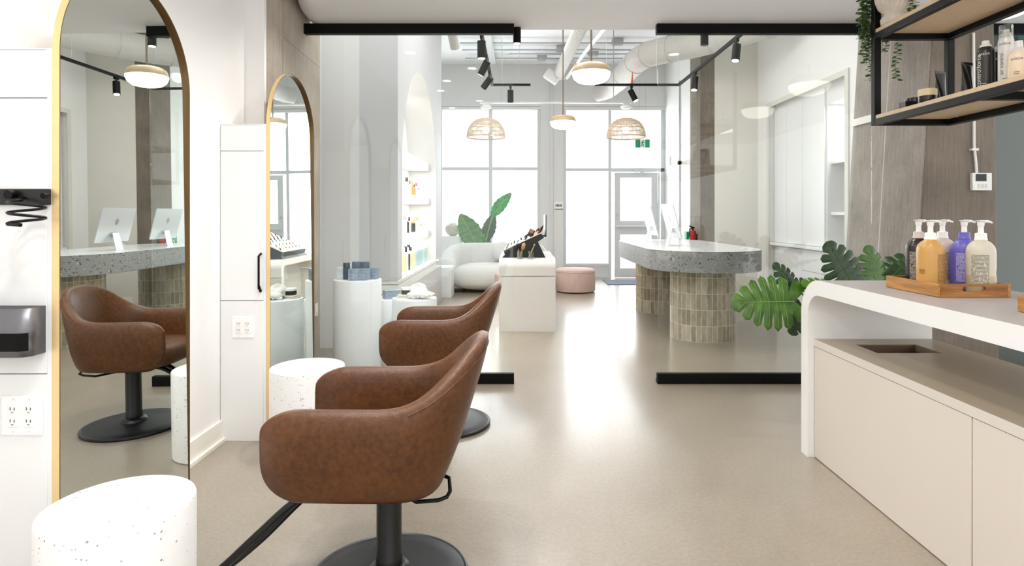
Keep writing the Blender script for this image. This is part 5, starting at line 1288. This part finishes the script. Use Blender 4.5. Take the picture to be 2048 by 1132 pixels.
# ------------------------------------------------------------------ light
def area(name, loc, size, power, rot=(0, 0, 0), col=(1, 1, 1), shape='RECTANGLE', sy=None, spread=PI):
    l = bpy.data.lights.new(name, 'AREA'); l.shape = shape; l.size = size; l.energy = power; l.color = col; l.spread = spread
    if shape == 'RECTANGLE': l.size_y = sy or size
    o = bpy.data.objects.new(name, l); C.objects.link(o); o.location = loc; o.rotation_euler = rot; return o
def spotl(name, loc, power, ang=2.4, blend=.8, r=.05, col=(1, .98, .95), rot=(0, 0, 0)):
    l = bpy.data.lights.new(name, 'SPOT'); l.energy = power; l.spot_size = ang; l.spot_blend = blend; l.shadow_soft_size = r; l.color = col
    o = bpy.data.objects.new(name, l); C.objects.link(o); o.location = loc; o.rotation_euler = rot; return o
for i, (x, y) in enumerate(DL): spotl('downlight_lamp', (x, y, CZ - .02), (30 if x < -.6 and y > 0 else (72 if x < -.4 and y > 0 else 24)), 2.6, .9, .045, (1, .99, .985))
wd = bpy.data.worlds.new('World'); bpy.context.scene.world = wd; wd.use_nodes = True
bg = wd.node_tree.nodes['Background']; bg.inputs[0].default_value = (.97, .985, 1, 1); bg.inputs[1].default_value = 1.7
# daylight at the shop windows
area('daylight_window', ((x_a0 + x_a1)/2, FY + .35, 1.8), 2.6, 110, (-PI/2, 0, 0), (.96, .98, 1), sy=3.0)
area('daylight_door', ((x_b0 + x_b1)/2, FY + .35, 1.7), 1.9, 85, (-PI/2, 0, 0), (.96, .98, 1), sy=3.2)
# unseen area fill added to brighten the front room, above the soffit line
area('front_room_fill', (.4, 6.2, 4.05), 2.4, 74, (0, 0, 0), (1, .985, .96), sy=1.6)
area('niche_lamp_top', (AX - .2, NC, 2.72), .2, 16, (0, 0, 0), (1, .95, .86), sy=.9)
for z in (1.82, 1.37, .94): area('niche_lamp', (AX - .15, NC, z), .15, 14, (0, 0, 0), (1, .95, .87), sy=2.0)
area('cabinet_lamp', (3.62, 6.54, 2.48), .2, 5, (0, 0, 0), (1, 1, 1), sy=.4)
def aim(o, tgt): o.rotation_euler = (Vector(tgt) - o.location).to_track_quat('-Z', 'Y').to_euler(); return o
aim(spotl('aimed_fill', (-.46, 3.1, CZ - .03), 55, 1.3, .9, .06), (-1.25, 5.0, .6))  # added spot fill aimed at the pedestals, not a separate fitting
aim(spotl('aimed_fill', (.55, 3.0, CZ - .03), 40, 1.3, .9, .06), (.2, 6.4, .4))  # second added spot fill, brightens the display table front
area('front_corner_fill', (-1.2, 5.05, 4.1), .5, 14, (0, 0, 0), (1, 1, 1), sy=.5)  # unseen area fill added to brighten the left nook
area('bounce_fill', (.2, -.75, 1.32), 2.2, 55, (PI, 0, 0), (1, .99, .98), sy=1.4)  # up-facing fill added behind the camera to lift the ceiling
area('window_side_fill', (.2, 9.0, 4.08), 1.2, 14, (0, 0, 0), (1, 1, 1), sy=1.2)  # unseen area fill added over the waiting corner, no fitting there

# ------------------------------------------------------------------ camera, colour management
cam = bpy.data.cameras.new('Camera'); co = bpy.data.objects.new('Camera', cam); C.objects.link(co)
co.location = (0, 0, CH); co.rotation_euler = (PI/2, 0, 0)
cam.sensor_width = 36; cam.lens = F/2048*36; cam.shift_x = -(CX - 1024)/2048; cam.shift_y = -(566 - CY)/2048
cam.clip_start = .05; cam.clip_end = 200
sc = bpy.context.scene; sc.camera = co
sc.view_settings.view_transform = 'Standard'; sc.view_settings.look = 'None'; sc.view_settings.exposure = 0.0
sc.cycles.use_denoising = True; sc.cycles.sample_clamp_indirect = 6; sc.cycles.max_bounces = 12; sc.cycles.transparent_max_bounces = 24
sc.cycles.diffuse_bounces = 6; sc.cycles.caustics_reflective = False; sc.cycles.caustics_refractive = False
